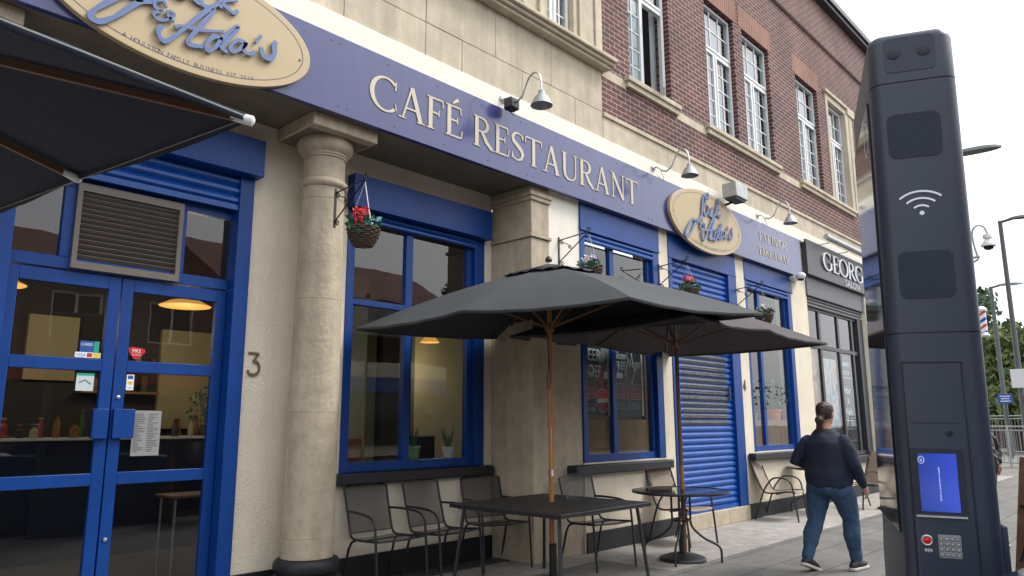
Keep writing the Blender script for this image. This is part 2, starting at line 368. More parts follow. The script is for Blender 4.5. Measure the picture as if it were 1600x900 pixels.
# ================================================================== SETTING
struct(MB().box(-300,400,-300,300,-.6,-.104).build('ground',M_asph))
struct(MB().box(-40,60,-9.6,.40,-.10,-.10+.0).build('road',M_asph)) if False else None
o=MB().quad([(-60,-9.6,-.1),(80,-9.6,-.1),(80,.50,-.1),(-60,.50,-.1)]).build('road',M_asph); struct(o)
struct(MB().box(-60,80,.565,4.10,-.3,0).build('pavement',M_slab))
struct(MB().box(-60,80,.50,.562,-.3,.004).build('kerb',M_kerb,bevel=.012))
m=MB(); m.box(6.75,24.5,4.103,5.6,-.3,.002); m.box(-60,6.75,5.0,6.6,-.3,.002); m.box(-60,6.75,4.103,5.0,-.3,.0,1)
struct(m.build('forecourt',[M_conc,M_slab]))
struct(MB().box(24.5,80,4.103,30,-.3,0).build('side_street_paving',M_slab))
struct(MB().box(-60,80,-12.5,-9.6,-.3,.0).build('far_pavement',M_slab))

# ================================================================== BUILDING
YF,YB=5.35,5.98
B=thing('corner_shop_building','red brick and pale stone corner building with blue cafe shopfronts','building',(8,YF,0))
def part(mb,name,mats,parent=None,label=None,**k):
    o=mb.build(name,mats,parent or B,**k)
    if label: o['label']=label
    return o
# upper floors ------------------------------------------------
WIN=[(8.15,9.26),(10.44,11.50),(11.83,12.96),(14.22,15.37),(15.95,17.0),(18.4,19.4),(20.6,21.6),(22.4,23.4)]
m=MB(); holes=[(a,b,6.18,8.5) for a,b in WIN]
holes_wall(m,7.43,24.5,5.46,10.75,holes,YF-.02,YF+.33); m.box(24.2,24.5,YF+.33,16,-.0,10.75)
part(m,'brick_wall',M_brick)
# soldier lintels sit 3 mm proud
for k,(a,b) in enumerate(WIN):
    if k in (4,): continue
    part(MB().box(a-.12,b+.12,YF-.026,YF-.0205,8.5,8.93),'lintel',M_soldier)
    part(MB().box(a,b,YF-.0205,YF+.05,8.5,8.501),'lintel_soffit',M_soldier) if False else None
m=MB(); m.box(7.43,24.5,YF-.05,YF+.2,5.10,5.40); m.box(7.43,24.5,YF-.075,YF+.2,5.40,5.459)
part(m,'string_course',M_stone,bevel=.006)
m=MB()
for a,b in ((8.0,9.42),(10.27,13.08),(14.05,17.15),(18.2,19.6),(20.4,23.6)):
    m=MB(); m.box(a,b,YF-.10,YF+.12,6.11,6.18); m.box(a+.03,b-.03,YF-.07,YF+.12,6.03,6.11)
    part(m,'stone_sill',M_stone,bevel=.006)
m=MB()
m.bm.free()
for a,b in ((7.432,8.03),(9.40,10.29),(13.06,14.07)): part(MB().box(a,b,YF-.024,YF+.1,5.99,6.12),'stone_band',M_stone)
# gutter and eaves
m=MB(); m.box(7.4,24.6,YF-.22,YF+.3,10.75,10.84); m.box(7.4,24.6,YF-.27,YF-.1,10.84,10.98); m.box(-12,7.4,YF-.3,YF+.3,10.75,11.0)
part(m,'eaves_gutter',M_greydark,bevel=.01)
part(MB().box(7.4,24.6,YF-.07,YF-.021,9.75,10.75),'brick_parapet_band',M_brick)
part(MB().box(-12,24.5,YF+.3,16,10.6,10.9),'roof',M_greydark)
# stone surround of the fifth window
m=MB(); m.box(15.83,15.962,YF-.04,YF+.07,6.181,8.498); m.box(16.988,17.42,YF-.06,YF+.07,6.181,8.498); m.box(15.83,17.1,YF-.04,YF+.07,8.499,8.64); m.box(17.1,17.55,YF-.09,YF+.07,8.499,8.7); m.box(15.78,17.1,YF-.08,YF+.08,8.64,8.72)
m.box(17.18,17.25,YF-.075,YF-.06,6.2,8.45)
part(m,'stone_window_surround',M_stone,bevel=.008)
# upper casement windows
def casement(a,b,z0,z1,y,open_=False,label=None,bars=True):
    f=MB(); fw=.05
    f.box(a,a+fw,y,y+.07,z0,z1); f.box(b-fw,b,y,y+.07,z0,z1); f.box(a+fw,b-fw,y,y+.07,z0,z0+fw); f.box(a+fw,b-fw,y,y+.07,z1-fw,z1)
    zt=z0+(z1-z0)*.64; mx=(a+b)/2-.08
    f.box(a+fw,b-fw,y-.003,y+.067,zt-.035,zt+.035); f.box(mx-.035,mx+.035,y-.003,y+.067,z0+fw,zt-.035)
    def gb(x0,x1,y0,za,zb,nx,nz):
        for i in range(1,nx): f.box(x0+(x1-x0)*i/nx-.009,x0+(x1-x0)*i/nx+.009,y0,y0+.016,za,zb)
        for i in range(1,nz): f.box(x0,x1,y0+.001,y0+.015,za+(zb-za)*i/nz-.009,za+(zb-za)*i/nz+.009)
    def leaf(x0,x1,za,zb,nx,nz):
        w_=.035
        f.box(x0,x0+w_,y-.018,y-.003,za,zb); f.box(x1-w_,x1,y-.018,y-.003,za,zb); f.box(x0+w_,x1-w_,y-.018,y-.003,za,za+w_); f.box(x0+w_,x1-w_,y-.018,y-.003,zb-w_,zb)
        gb(x0+w_,x1-w_,y+.012,za+w_,zb-w_,nx,nz)
    leaf(a+.03,b-.03,zt+.03,z1-.03,3,2)
    gb(a+fw,mx-.035,y+.012,z0+fw,zt-.035,2,5)
    if not open_: leaf(mx+.03,b-.03,z0+.03,zt-.03,2,5)
    fr=part(f,'window',M_white,label=label)
    p=MB()
    if open_: p.box(a+fw,mx-.03,y+.025,y+.03,z0+fw,zt-.03); p.box(a+fw,b-fw,y+.025,y+.03,zt+.03,z1-fw)
    else: p.box(a+fw,b-fw,y+.025,y+.03,z0+fw,z1-fw)
    part(p,'pane',M_glassup,fr)
    c=MB()
    nn=26; x0,x1=a+.02,b-.02
    pts=[(x0+(x1-x0)*i/nn, y+.14+.018*math.sin(i*1.7)+.008*math.sin(i*3.1)) for i in range(nn+1)]
    for i in range(nn):
        if .60<i/nn<.86 and open_ : continue
        c.quad([(pts[i][0],pts[i][1],z0+.02),(pts[i+1][0],pts[i+1][1],z0+.02),(pts[i+1][0],pts[i+1][1],z1-.02),(pts[i][0],pts[i][1],z1-.02)])
    part(c,'curtain',M_curt,fr,smooth=True)
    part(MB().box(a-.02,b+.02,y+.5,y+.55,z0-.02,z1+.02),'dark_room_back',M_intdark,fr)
    if open_:   # casement leaf swung outwards about its right jamb
        q=MB(); ang=R(30); wl=(b-.05)-(mx+.03)
        Mx3=Matrix.Rotation(ang,3,'Z'); piv=Vector((b-.05,y-.01,0))
        def lb(x0,x1,za,zb,t=.016):
            cc=piv+Mx3@Vector((-(x0+x1)/2,0,0)); q.obox((cc.x,cc.y,(za+zb)/2),((x1-x0)/2,t,(zb-za)/2),Mx3)
        za,zb=z0+.03,zt-.03
        lb(0,.04,za,zb);lb(wl-.04,wl,za,zb);lb(.04,wl-.04,za,za+.04);lb(.04,wl-.04,zb-.04,zb);lb(wl/2-.008,wl/2+.008,za+.04,zb-.04,.008)
        for i in range(1,5): lb(.04,wl-.04,za+(zb-za)*i/5-.008,za+(zb-za)*i/5+.008,.007)
        lf=part(q,'open_casement',M_white,fr)
        q=MB(); cc=piv+Mx3@Vector((-wl/2,0,0)); q.obox((cc.x,cc.y,(za+zb)/2),(wl/2-.03,.003,(zb-za)/2-.03),Mx3); part(q,'pane',M_glassup,fr)
M_curt=mat('net_curtain',(.5,.52,.54),.8,var=.08,vscale=4)
for k,(a,b) in enumerate(WIN):
    casement(a,b,6.18,8.5,YF+.075,open_=(k==0),label='window with one casement swung open' if k==0 else None)
# stone bay above the column portico ---------------------------
m=MB(); rr=random.Random(3)
def course(z0,z1,xs):
    for a,b in zip(xs,xs[1:]): m.box(a+.003,b-.003,YF-.045-rr.random()*.003,YF+.2,z0+.003,z1-.003)
course(5.085,5.46,[-9,-7,-5,-3,-1,.5,1.5,2.47,3.45,4.42,4.92,5.87,6.85,7.43])
course(5.46,6.03,[-8,-6,-4,-2,-.5,.6,1.5,2.45,3.45,4.42,5.43,6.39,7.43])
m.box(-12,7.42,YF-.03,YF+.3,5.08,6.03)
part(m,'ashlar_wall',M_stone,bevel=.004)
m=MB(); m.box(-12,7.50,YF-.16,YF+.2,6.03,6.075); m.box(-12,7.53,YF-.2,YF+.2,6.075,6.12); m.box(-12,7.55,YF-.24,YF+.2,6.12,6.17)
part(m,'stone_ledge',M_stone,bevel=.012)
bw=[(4.9,5.78),(6.0,6.0),(6.46,6.86)]
m=MB(); holes_wall(m,-12,7.43,6.17,10.75,[(4.95,5.78,6.22,8.6),(6.35,6.86,6.22,8.6),(2.6,3.6,6.22,8.6),(.2,1.2,6.22,8.6)],YF-.04,YF+.3)
m.box(5.86,5.98,YF-.075,YF-.04,6.17,10.7); m.box(6.16,6.28,YF-.075,YF-.04,6.17,10.7); m.box(6.95,7.18,YF-.07,YF-.04,6.17,10.7); m.box(7.3,7.45,YF-.065,YF-.04,6.17,10.7)
part(m,'stone_bay_wall',M_stone,bevel=.01)
for a,b in ((4.95,5.78),(6.35,6.86),(2.6,3.6),(.2,1.2)): casement(a,b,6.22,8.6,YF+.05)
# cream band and portico beam ---------------------------------
m=MB(); m.box(-12,24.5,YF-.085,YF+.2,4.86,5.078)
part(m,'cream_band',M_cream,bevel=.006)
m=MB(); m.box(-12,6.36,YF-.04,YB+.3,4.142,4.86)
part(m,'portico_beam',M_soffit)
m=MB(); m.box(6.36,24.5,YF+.0,YF+.3,4.142,4.86)
part(m,'shopfront_beam',M_cream)
# portico recess back wall -------------------------------------
m=MB(); DH=(1.15,3.02,-1,3.90); W1=(4.04,5.93,1.0,3.90)
holes_wall(m,-12,6.06,0.0,4.142,[DH,W1],YB,YB+.28)
part(m,'recess_wall',M_rendback)
m=MB(); m.box(3.02,6.06,YB-.022,YB-.001,0,.245); m.box(-12,1.15,YB-.022,YB-.001,0,.245)
part(m,'plinth',M_plinth,bevel=.004)
m=MB(); m.box(3.93,6.01,YB-.10,YB+.1,.895,1.0)
part(m,'black_window_sill',M_plinth,bevel=.015)
# beams running back from the column heads
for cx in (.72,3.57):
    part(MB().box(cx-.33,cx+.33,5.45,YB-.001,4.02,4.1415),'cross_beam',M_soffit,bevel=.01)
# columns -------------------------------------------------------
for cx in (.72,3.57):
    m=MB(); cy=5.70
    prof=[(.218,.36)]
    for zz,rad in ((.52,.218),(1.55,.214),(2.53,.203),(3.45,.190)):
        prof+= [(rad,zz-.004),(rad-.004,zz),(rad,zz+.004)]
    prof+=[(.190,3.56),(.200,3.565),(.215,3.58),(.221,3.60),(.215,3.62),(.200,3.635),(.189,3.64),(.188,3.84),(.20,3.845),(.20,3.862),(.208,3.867),(.208,3.885),(.226,3.90),(.245,3.92),(.256,3.95),(.258,3.985),(.245,4.02)]
    m.lathe(prof,(cx,cy,0),48)
    c=part(m,'column',M_stone2)
    part(MB().box(cx-.34,cx+.34,cy-.345,cy+.27,4.0205,4.141),'abacus',M_stone2,c,bevel=.008)
    m=MB(); pr=[]
    for a in range(-90,91,15): pr.append((.245+.068*math.cos(R(a)),.115+.110*math.sin(R(a))))
    for a in range(-90,91,15): pr.append((.232+.042*math.cos(R(a)),.295+.060*math.sin(R(a))))
    m.lathe(pr,(cx,cy,0),48); part(m,'column_base',M_plinth,c)
# end pilaster (anta) -------------------------------------------
m=MB(); m.box(6.06,6.37,YF+.0,YB,0,3.53); m.box(6.06,6.37,YF+.0,YB,3.58,3.97)
m.box(6.035,6.395,YF-.022,YB,3.535,3.575); m.box(6.04,6.39,YF-.02,YB,3.97,4.02); m.box(6.02,6.41,YF-.035,YB,4.02,4.07); m.box(6.05,6.38,YF-.005,YB,4.07,4.141)
part(m,'stone_pilaster',M_stone2,bevel=.008)
part(MB().box(6.372,6.96,YF+.02,YF+.3,0,2.75),'stone_pier_block',M_stone2,bevel=.01)
# front wall of the shop row ------------------------------------
m=MB()
H=[(6.96,8.74,1.0,5),(8.98,11.06,-1,5),(11.37,13.25,1.0,5),(14.0,17.12,.80,5)]
m2=MB(); m2.box(6.38,6.96,YF+.015,YF+.3,2.752,4.142); part(m2,'cream_pier',M_cream)
holes_wall(m,6.96,24.5,0,4.142,H+[(19,22,-.1,3.4)],YF,YF+.3)
part(m,'render_wall',M_render)
part(MB().box(19,22,YF+.12,YF+.2,0,3.4),'far_shopfront',M_greydark)
m=MB()
for a,b in ((6.96,8.98),(11.06,24.5)): m.box(a,b,YF-.02,YF-.001,0,.225)
part(m,'plinth',M_plinth,bevel=.004)
m=MB()
m.bm.free()
for a,b in ((6.66,8.74),(11.15,13.3)): part(MB().box(a,b,YF-.12,YF+.06,.875,.985),'black_window_sill',M_plinth,bevel=.015)
part(MB().box(13.95,17.2,YF-.1,YF+.1,.66,.80),'black_window_sill',M_plinth,bevel=.015)
part(MB().box(8.982,11.058,YF-.03,YF+.3,0,.215),'door_step',M_stone2,bevel=.01)

# ---------------- door opening ---------------------------------
yd=6.06
def shutterbox(a,b,z0,z1,y0,y1,name='shutter_box',mt=None):
    m=MB(); m.box(a,b,y0,y1,z0,z1); m.box(a+.0,b-.0,y0-.008,y0-.001,z0,z0+.03)
    return part(m,name,mt or M_blue,bevel=.006)
def slats(mb,a,b,z0,z1,y,pitch=.075,depth=.014,mi=0,perf=None):
    n=max(1,round((z1-z0)/pitch)); p=(z1-z0)/n
    for i in range(n):
        za=z0+i*p
        prof=[(y,za),(y-depth*.3,za+p*.08),(y-depth,za+p*.3),(y-depth,za+p*.6),(y-depth*.3,za+p*.82),(y,za+p*.88),(y+.004,za+p*.94),(y,za+p)]
        segs=[(a,b,mi)]
        if perf and perf[2]<=za and za+p<=perf[3]+.001: segs=[(a,perf[0],mi),(perf[0],perf[1],1),(perf[1],b,mi)]
        for xa,xb,mm in segs:
            for q in range(len(prof)-1):
                mk=mm if (mm==0 or 1<=q<=4) else 0
                mb.quad([(xa,prof[q][0],prof[q][1]),(xb,prof[q][0],prof[q][1]),(xb,prof[q+1][0],prof[q+1][1]),(xa,prof[q+1][0],prof[q+1][1])],mk)
shutterbox(1.12,3.06,3.60,3.935,YB-.13,YB+.1)
m=MB(); slats(m,1.2,2.98,3.34,3.60,YB+.02,.085,.03); m.box(1.2,2.98,YB-.01,YB+.03,3.29,3.338)
part(m,'rolled_shutter',M_blueshut,label='bottom slats of the raised blue shutter')
m=MB(); m.box(1.15,1.27,YB-.03,yd+.06,0,3.60); m.box(2.90,3.03,YB-.03,yd+.06,0,3.60)
m.box(1.27,2.90,yd,yd+.07,2.59,2.68); m.box(1.27,2.90,yd,yd+.07,3.22,3.30); m.box(1.27,2.90,yd+.02,yd+.09,3.30,3.9)
m.box(1.59,1.665,yd-.002,yd+.068,2.68,3.22); m.box(2.46,2.505,yd-.002,yd+.068,2.68,3.22)
part(m,'door_frame',M_blue,bevel=.004)
for a,b in ((1.27,1.59),(2.505,2.9)): part(MB().box(a,b,yd+.03,yd+.035,2.68,3.22),'transom_glass',M_glass)
m=MB(); m.box(1.665,1.70,yd-.04,yd+.02,2.60,3.26);m.box(2.425,2.46,yd-.04,yd+.02,2.60,3.26);m.box(1.70,2.425,yd-.04,yd+.02,2.60,2.655);m.box(1.70,2.425,yd-.04,yd+.02,3.20,3.26)
for i in range(13):
    z=2.672+i*.0405; m.bar((1.70,yd-.005,z+.02),(2.425,yd-.005,z+.02),.006,.045,up=(0,-.75,.66))
m.box(1.70,2.425,yd+.021,yd+.028,2.655,3.2,1)
part(m,'ventilation_louvre',[M_louv,M_intdark])
def door(x0,x1,hside):
    m=MB(); y0,y1=yd+.01,yd+.06; st=.085
    m.box(x0,x0+st,y0,y1,.03,2.58); m.box(x1-st,x1,y0,y1,.03,2.58)
    for za,zb in ((.03,.26),(1.01,1.10),(1.85,1.94),(2.48,2.58)): m.box(x0+st,x1-st,y0,y1,za,zb)
    d=part(m,'door',M_blue,bevel=.004)
    g=MB(); 
    for za,zb in ((.26,1.01),(1.10,1.85),(1.94,2.48)): g.box(x0+st,x1-st,y0+.02,y0+.026,za,zb)
    part(g,'glass',M_glass,d)
    if hside=='r': part(MB().box(x1-.12,x1-.012,y0-.035,y0-.002,1.35,1.57),'push_plate',M_blue,d,bevel=.004)
    else: part(MB().box(x0+.012,x0+.165,y0-.035,y0-.002,1.35,1.57),'push_plate',M_blue,d,bevel=.004)
    m=MB(); xx=x1-.04 if hside=='r' else x0+.04
    for z in ((.62,) if hside=='r' else (.62,1.66)): m.lathe([(.012,0),(.014,-.012),(.0,-.016)],(xx,y0,z),12,axis='y')
    if hside=='l': part(m,'lock_cylinder',M_alu,d)
    else: m.bm.free()
door(1.275,2.045,'r'); door(2.055,2.895,'l')

# ---------------- windows ---------------------------------------
def shopwindow(x0,x1,z0,z1,y,mull,trans=None,boxz=None,name='shop_window',ybox=None,jr=.15,label=None):
    m=MB(); jw=.09
    m.box(x0,x0+jw,y-.05,y+.09,z0,z1); m.box(x1-jr,x1,y-.05,y+.09,z0,z1); m.box(x0+jw,x1-jr,y,y+.08,z0,z0+.09); m.box(x0+jw,x1-jr,y,y+.08,z1-.07,z1)
    m.box(x1-jr-.07,x1-jr,y+.003,y+.077,z0+.09,z1-.07)
    for q in mull: m.box(q-.045,q+.045,y+.002,y+.078,z0+.09,z1-.07)
    if trans: m.box(x0+jw,x1-jr-.07,y+.004,y+.076,trans-.03,trans+.03)
    f=part(m,name,M_blue,bevel=.004,label=label)
    part(MB().box(x0+jw,x1-jr,y+.035,y+.041,z0+.09,z1-.07),'pane',M_glass,f)
    return f
shopwindow(4.04,5.93,1.0,3.56,YB+.04,[4.86],trans=2.645)
shutterbox(4.02,5.95,3.56,3.895,YB-.12,YB+.1)
m=MB(); slats(m,4.13,5.8,3.45,3.56,YB+.0,.055,.02); part(m,'rolled_shutter',M_blueshut)
part(MB().box(5.862,5.885,YB-.016,YB-.0105,3.40,3.43),'bolt',M_alu) if False else None
shopwindow(6.96,8.74,1.0,3.80,YF+.05,[7.68])
shutterbox(6.955,8.745,3.79,4.141,YF-.01,YF+.2)
m=MB(); slats(m,7.05,8.6,3.66,3.79,YF+.02,.06,.02); part(m,'rolled_shutter',M_blueshut)
shopwindow(11.37,13.25,1.0,3.82,YF+.05,[11.98],label='blue window beside house number four')
shutterbox(11.365,13.3,3.80,4.141,YF-.01,YF+.2)
m=MB(); slats(m,11.46,13.1,3.66,3.80,YF+.02,.06,.02); part(m,'rolled_shutter',M_blueshut)
# closed roller shutter over the second door
def perfmat():
    m=bpy.data.materials.new('perforated_slat'); m.use_nodes=True; t=m.node_tree;N=t.nodes;L=t.links;b=N['Principled BSDF']
    tc=N.new('ShaderNodeTexCoord'); v=N.new('ShaderNodeTexVoronoi'); v.inputs['Scale'].default_value=26; v.inputs['Randomness'].default_value=0.15
    cr=N.new('ShaderNodeValToRGB'); cr.color_ramp.elements[0].color=(.16,.17,.20,1); cr.color_ramp.elements[1].color=(.025,.028,.036,1); cr.color_ramp.elements[0].position=.35; cr.color_ramp.elements[1].position=.5
    L.new(tc.outputs['Object'],v.inputs['Vector']);L.new(v.outputs['Distance'],cr.inputs[0]);L.new(cr.outputs[0],b.inputs['Base Color']); b.inputs['Roughness'].default_value=.8
    return m
shutterbox(8.985,11.055,3.78,4.141,YF-.01,YF+.2)
for a,b in ((8.985,9.07),(10.78,11.055)): part(MB().box(a,b,YF-.012,YF+.12,.216,3.78),'shutter_guide',M_blue,bevel=.004)
m=MB(); slats(m,9.07,10.78,.28,3.78,YF+.05,.088,.020,perf=(9.28,10.62,1.33,2.55)); m.box(9.07,10.78,YF+.02,YF+.07,.216,.278)
sh=part(m,'roller_shutter',[M_blueshut,perfmat()],label='closed blue roller shutter with perforated middle slats')
m=MB(); m.box(10.63,10.67,YF-.0,YF+.018,1.80,2.0); part(m,'shutter_lock',M_black,sh)
# ---------------- salon shopfront -------------------------------
m=MB(); m.box(13.98,17.14,YF-.03,YF+.2,3.86,4.24); part(m,'grey_shutter_box',M_grey,bevel=.006)
m=MB(); slats(m,14.05,17.05,3.66,3.86,YF+.03,.06,.022); part(m,'grey_rolled_shutter',M_grey)
m=MB(); y=YF+.06
m.box(14.0,14.06,y-.03,y+.07,.8,3.7); m.box(16.82,17.12,y-.04,y+.07,.8,3.7)
for q in (14.72,15.74,16.55): m.box(q-.05,q+.05,y+.002,y+.068,.88,3.62)
m.box(14.06,16.82,y,y+.07,2.88,2.96); m.box(14.06,16.82,y,y+.07,.8,.88); m.box(14.06,16.82,y,y+.07,3.62,3.7)
f=part(m,'salon_window',M_greydark,bevel=.004)
part(MB().box(14.06,16.82,y+.03,y+.036,.88,3.62),'pane',M_glass,f)
m=MB(); m.box(17.14,17.22,YF-.07,YF-.001,.66,4.2); part(m,'white_trim',M_cream,bevel=.004)

# ---------------- interior ---------------------------------------
m=MB()
m.box(-4,6.3,10.5,10.6,0,3.95); m.box(-4.1,-4,6.3,10.6,0,3.95); m.box(6.3,17.2,8.6,8.7,0,3.95); m.box(6.3,6.35,8.0,10.6,0,3.95); m.box(13.7,13.75,5.7,8.6,0,3.95)
m.box(17.2,17.25,5.66,8.6,0,3.95)
part(m,'interior_wall_dark',M_intdark)
part(MB().box(-4,17.2,6.28,10.6,3.95,4.0),'interior_ceiling',M_intdark)
part(MB().box(-4,17.2,5.7,10.6,.0,.012),'interior_floor',M_intfloor)
m=MB(); m.box(2.5,3.06,10.42,10.495,2.0,2.8); m.box(4.1,4.85,10.42,10.495,1.4,2.75); m.box(4.2,4.7,8.45,8.5,.3,3.0)
m.box(5.75,6.5,8.5,8.58,.3,3.4); m.box(7.0,8.0,8.5,8.58,.3,3.2); m.box(5.05,5.5,7.62,7.7,.2,3.3); m.box(8.6,13.0,8.5,8.58,.5,3.5)
part(m,'interior_beige_panel',M_intwall)
m=MB(); m.box(1.0,5.8,9.2,9.8,0,1.28); ct=part(m,'serving_counter',M_intnavy)
m=MB(); m.box(1.7,5.8,9.16,9.9,1.285,1.31); part(m,'counter_top',M_white,ct)

# ================================================================== SIGNS
YS=5.25
s1=MB().box(-6,13.60,YS,YS+.055,4.13,4.86).build('cafe_fascia_sign',M_fascia,bevel=.004)
at_base(s1,(4,YS,4.13)); tag(s1,'long violet fascia sign over the portico reading cafe restaurant in beige serif letters','sign')
def sparts(mb,name,mats,parent,**k): return mb.build(name,mats,parent,**k)
m=MB(); serif_text(m,'CAFE RESTAURANT',3.73,8.12,4.315,.335,YS); 
# acute accent over the E
sx=(8.12-3.73)/sum(GL[c][0] for c in 'CAFE RESTAURANT'); xE=3.73+sx*(.86+.90+.66)
for mi,gr,d in ((1,.02,.0015),(0,0,.006)):
    ribbon(m,[(.30,1.07),(.50,1.24)],[.06,.11],lambda u,v,dd:(xE+u*sx,YS-dd,4.315+v*.335),0,d,mi=mi,grow=gr)
sparts(m,'lettering',[M_letter,M_letdark],s1)
m=MB(); serif_text(m,'EAT IN OR',11.83,12.95,4.53,.15,YS,outline=False,heavy=1.1); serif_text(m,'TAKE AWAY',11.76,13.02,4.28,.135,YS,outline=False,heavy=1.1)
sparts(m,'lettering',[M_letter,M_letdark],s1)
m=MB()
for i in range(16):
    for z in (4.20,4.79):
        x=3.3+i*.62+(.1 if z<4.5 else 0); m.lathe([(.007,0),(.007,-.004),(0,-.005)],(x,YS,z),8,axis='y')
        if i in (0,4,8,12): m.lathe([(.007,0),(.007,-.004),(0,-.005)],(x+.09,YS,z),8,axis='y')
sparts(m,'screw',M_letdark,s1)
# oval logo boards
LOGO=[  # (points relative to board centre in metres for a 1.01 x .455 half-size board, widths)
 ([(-.02,.33),(-.09,.37),(-.15,.30),(-.18,.16),(-.22,.03),(-.30,-.05),(-.39,-.10),(-.51,-.25),(-.60,-.33),(-.655,-.345),(-.672,-.31),(-.63,-.24),(-.54,-.14),(-.45,-.06),(-.39,-.075),(-.36,-.06)],.045),
 ([(-.02,.33),(.02,.40),(-.01,.42),(-.06,.36),(-.10,.22)],.035),
 ([(-.04,.235),(-.11,.235),(-.155,.14),(-.12,.075),(-.06,.10),(-.02,.22),(-.025,.13),(.03,.09),(.07,.10)],.036),
 ([(.15,.22),(.10,.22),(.05,.14),(.07,.085),(.14,.11),(.19,.16)],.036),
 ([(.19,.16),(.27,.38),(.29,.36),(.20,.12)],.034),([(.33,.25),(.22,.18),(.27,.135),(.31,.125),(.34,.16)],.036),
 ([(-.192,-.05),(-.218,-.01),(-.273,-.03),(-.268,-.085),(-.22,-.09),(-.276,-.13),(-.25,-.165),(-.185,-.145),(-.133,-.08),(-.18,-.07),(-.17,-.115),(-.128,-.135)],.026),
 ([(-.21,-.20),(-.235,-.255),(-.20,-.31),(-.13,-.26),(.11,.07),(.145,.06),(.06,-.09),(-.02,-.24),(.01,-.265),(.09,-.245)],.042),
 ([(-.125,-.175),(-.07,-.145),(.07,-.12),(.243,-.06)],.030),
 ([(.235,-.13),(.17,-.13),(.115,-.22),(.13,-.262),(.18,-.22),(.246,-.10),(.33,.015),(.345,.0),(.26,-.14),(.23,-.20),(.28,-.215)],.038),
 ([(.415,-.085),(.35,-.09),(.30,-.17),(.33,-.195),(.39,-.135),(.427,-.08),(.41,-.15),(.45,-.165),(.50,-.13)],.038),
 ([(.545,.03),(.50,-.05)],.028),
 ([(.675,.03),(.66,-.01),(.665,-.08),(.64,-.13),(.60,-.145),(.565,-.12),(.55,-.07)],.050)]
def oval(cx,cz,a,b,label,name='oval_logo_sign'):
    y0=YS-.055
    m=MB(); poly=[(cx+a*math.cos(2*PI*i/72),cz+b*math.sin(2*PI*i/72)) for i in range(72)]
    m.prism(poly,lambda u,v,d:(u,y0+d,v),0,.05)
    o=m.build(name,M_gold,bevel=.004); at_base(o,(cx,y0,cz-b)); tag(o,label,'sign','oval logo boards on the fascia')
    m=MB(); 
    for k in range(72):
        a0,a1=2*PI*k/72,2*PI*(k+1)/72; q=[]
        for s_,aa in ((.925,a0),(.925,a1),(.932,a1),(.932,a0)): q.append((cx+(a*s_)*math.cos(aa),y0-.0012,cz+(b-(1-s_)*a*.75)*math.sin(aa)))
        m.quad(q)
    m.build('ring_line',M_letdark,o)
    m=MB(); sx,sz=a/1.01,b/.455
    for k,(P,W) in enumerate(LOGO):
        Q=smooth_line(P,5); n=len(Q); ws=[W*.78*(.8+.4*abs(math.sin(i*.35+k))) for i in range(n)]
        ribbon(m,Q,ws,lambda u,v,d,k=k:(cx+u*sx,y0-.010-d-k*.0006,cz+.015+v*sz),0,.014)
    m.build('script_lettering',M_logoblue,o)
    m=MB(); txt='- A HOULSTON FAMILY BUSINESS EST 2014'
    for i,ch in enumerate(txt):
        t=-.50+1.0*i/(len(txt)-1); zz=-b*math.sqrt(1-t*t)*.875
        if ch==' ': continue
        slope=b*t/math.sqrt(1-t*t)/a*.875; c_,s_=math.cos(slope),math.sin(slope)
        text_mesh(ch,.047*sx,lambda u,v,d:(cx+t*a+u*c_-v*s_,y0-.001,cz+zz+u*s_+v*c_),m)
    m.build('small_lettering',M_letdark,o)
    m=MB()
    for sxn in (-1,1): m.lathe([(.010,0),(.010,-.004),(0,-.005)],(cx+sxn*a*.9,y0,cz-.02),8,axis='y')
    m.build('screw',M_letdark,o)
oval(2.06,4.47,1.01,.455,'large gold oval name board above the double door at the picture top')
oval(9.94,4.45,1.10,.475,'gold oval name board above the closed blue roller shutter')
# salon fascia
s2=MB().box(13.86,24.4,YS-.02,YS+.06,4.245,4.93).build('salon_fascia_sign',M_greydark,bevel=.004)
at_base(s2,(14,YS,4.245)); tag(s2,'dark grey salon fascia sign with silver raised letters','sign')
m=MB(); serif_text(m,'GEORG',14.62,16.95,4.45,.36,YS-.02,d=.03,outline=True,heavy=1.15); sparts(m,'lettering',[M_alu,M_letdark],s2)
m=MB(); text_mesh('SALON',.235,lambda u,v,d:(15.85+u*1.15,YS-.024-d,4.215+.06+v*.9),m,center=False); 
o=sparts(m,'lettering',M_chalk,s2)
# house numbers
def number(strokes,x,z,y,h,name,label):
    m=MB()
    for k,(P,W) in enumerate(strokes): ribbon(m,smooth_line(P,5) if len(P)>2 else P,[W]*((len(P)-1)*5+1) if len(P)>2 else [W]*len(P),lambda u,v,d,k=k:(x+u*h*.62,y-d-k*.0005,z+v*h),0,.012)
    o=m.build(name,M_brassold); at_base(o,(x,y,z)); tag(o,label,'house number')
M_brassold=mat('old_brass',(.20,.15,.08),.45,metal=.6,var=.2,vscale=20)
number([([(.08,.99),(.9,.97)],.10),([(.9,.97),(.45,.62)],.10),([(.45,.62),(.75,.58),(.95,.40),(.88,.12),(.5,.0),(.15,.08),(.12,.22)],.13)],3.07,1.87,YB-.002,.19,'house_number','weathered metal number three on the cream wall beside the double door')
number([([(.62,1.0),(.05,.32)],.10),([(.05,.30),(.95,.30)],.09),([(.62,1.0),(.62,.0)],.14),([(.40,.03),(.85,.03)],.06)],11.10,1.965,YF-.002,.16,'house_number','small metal number four on the cream pier right of the roller shutter')

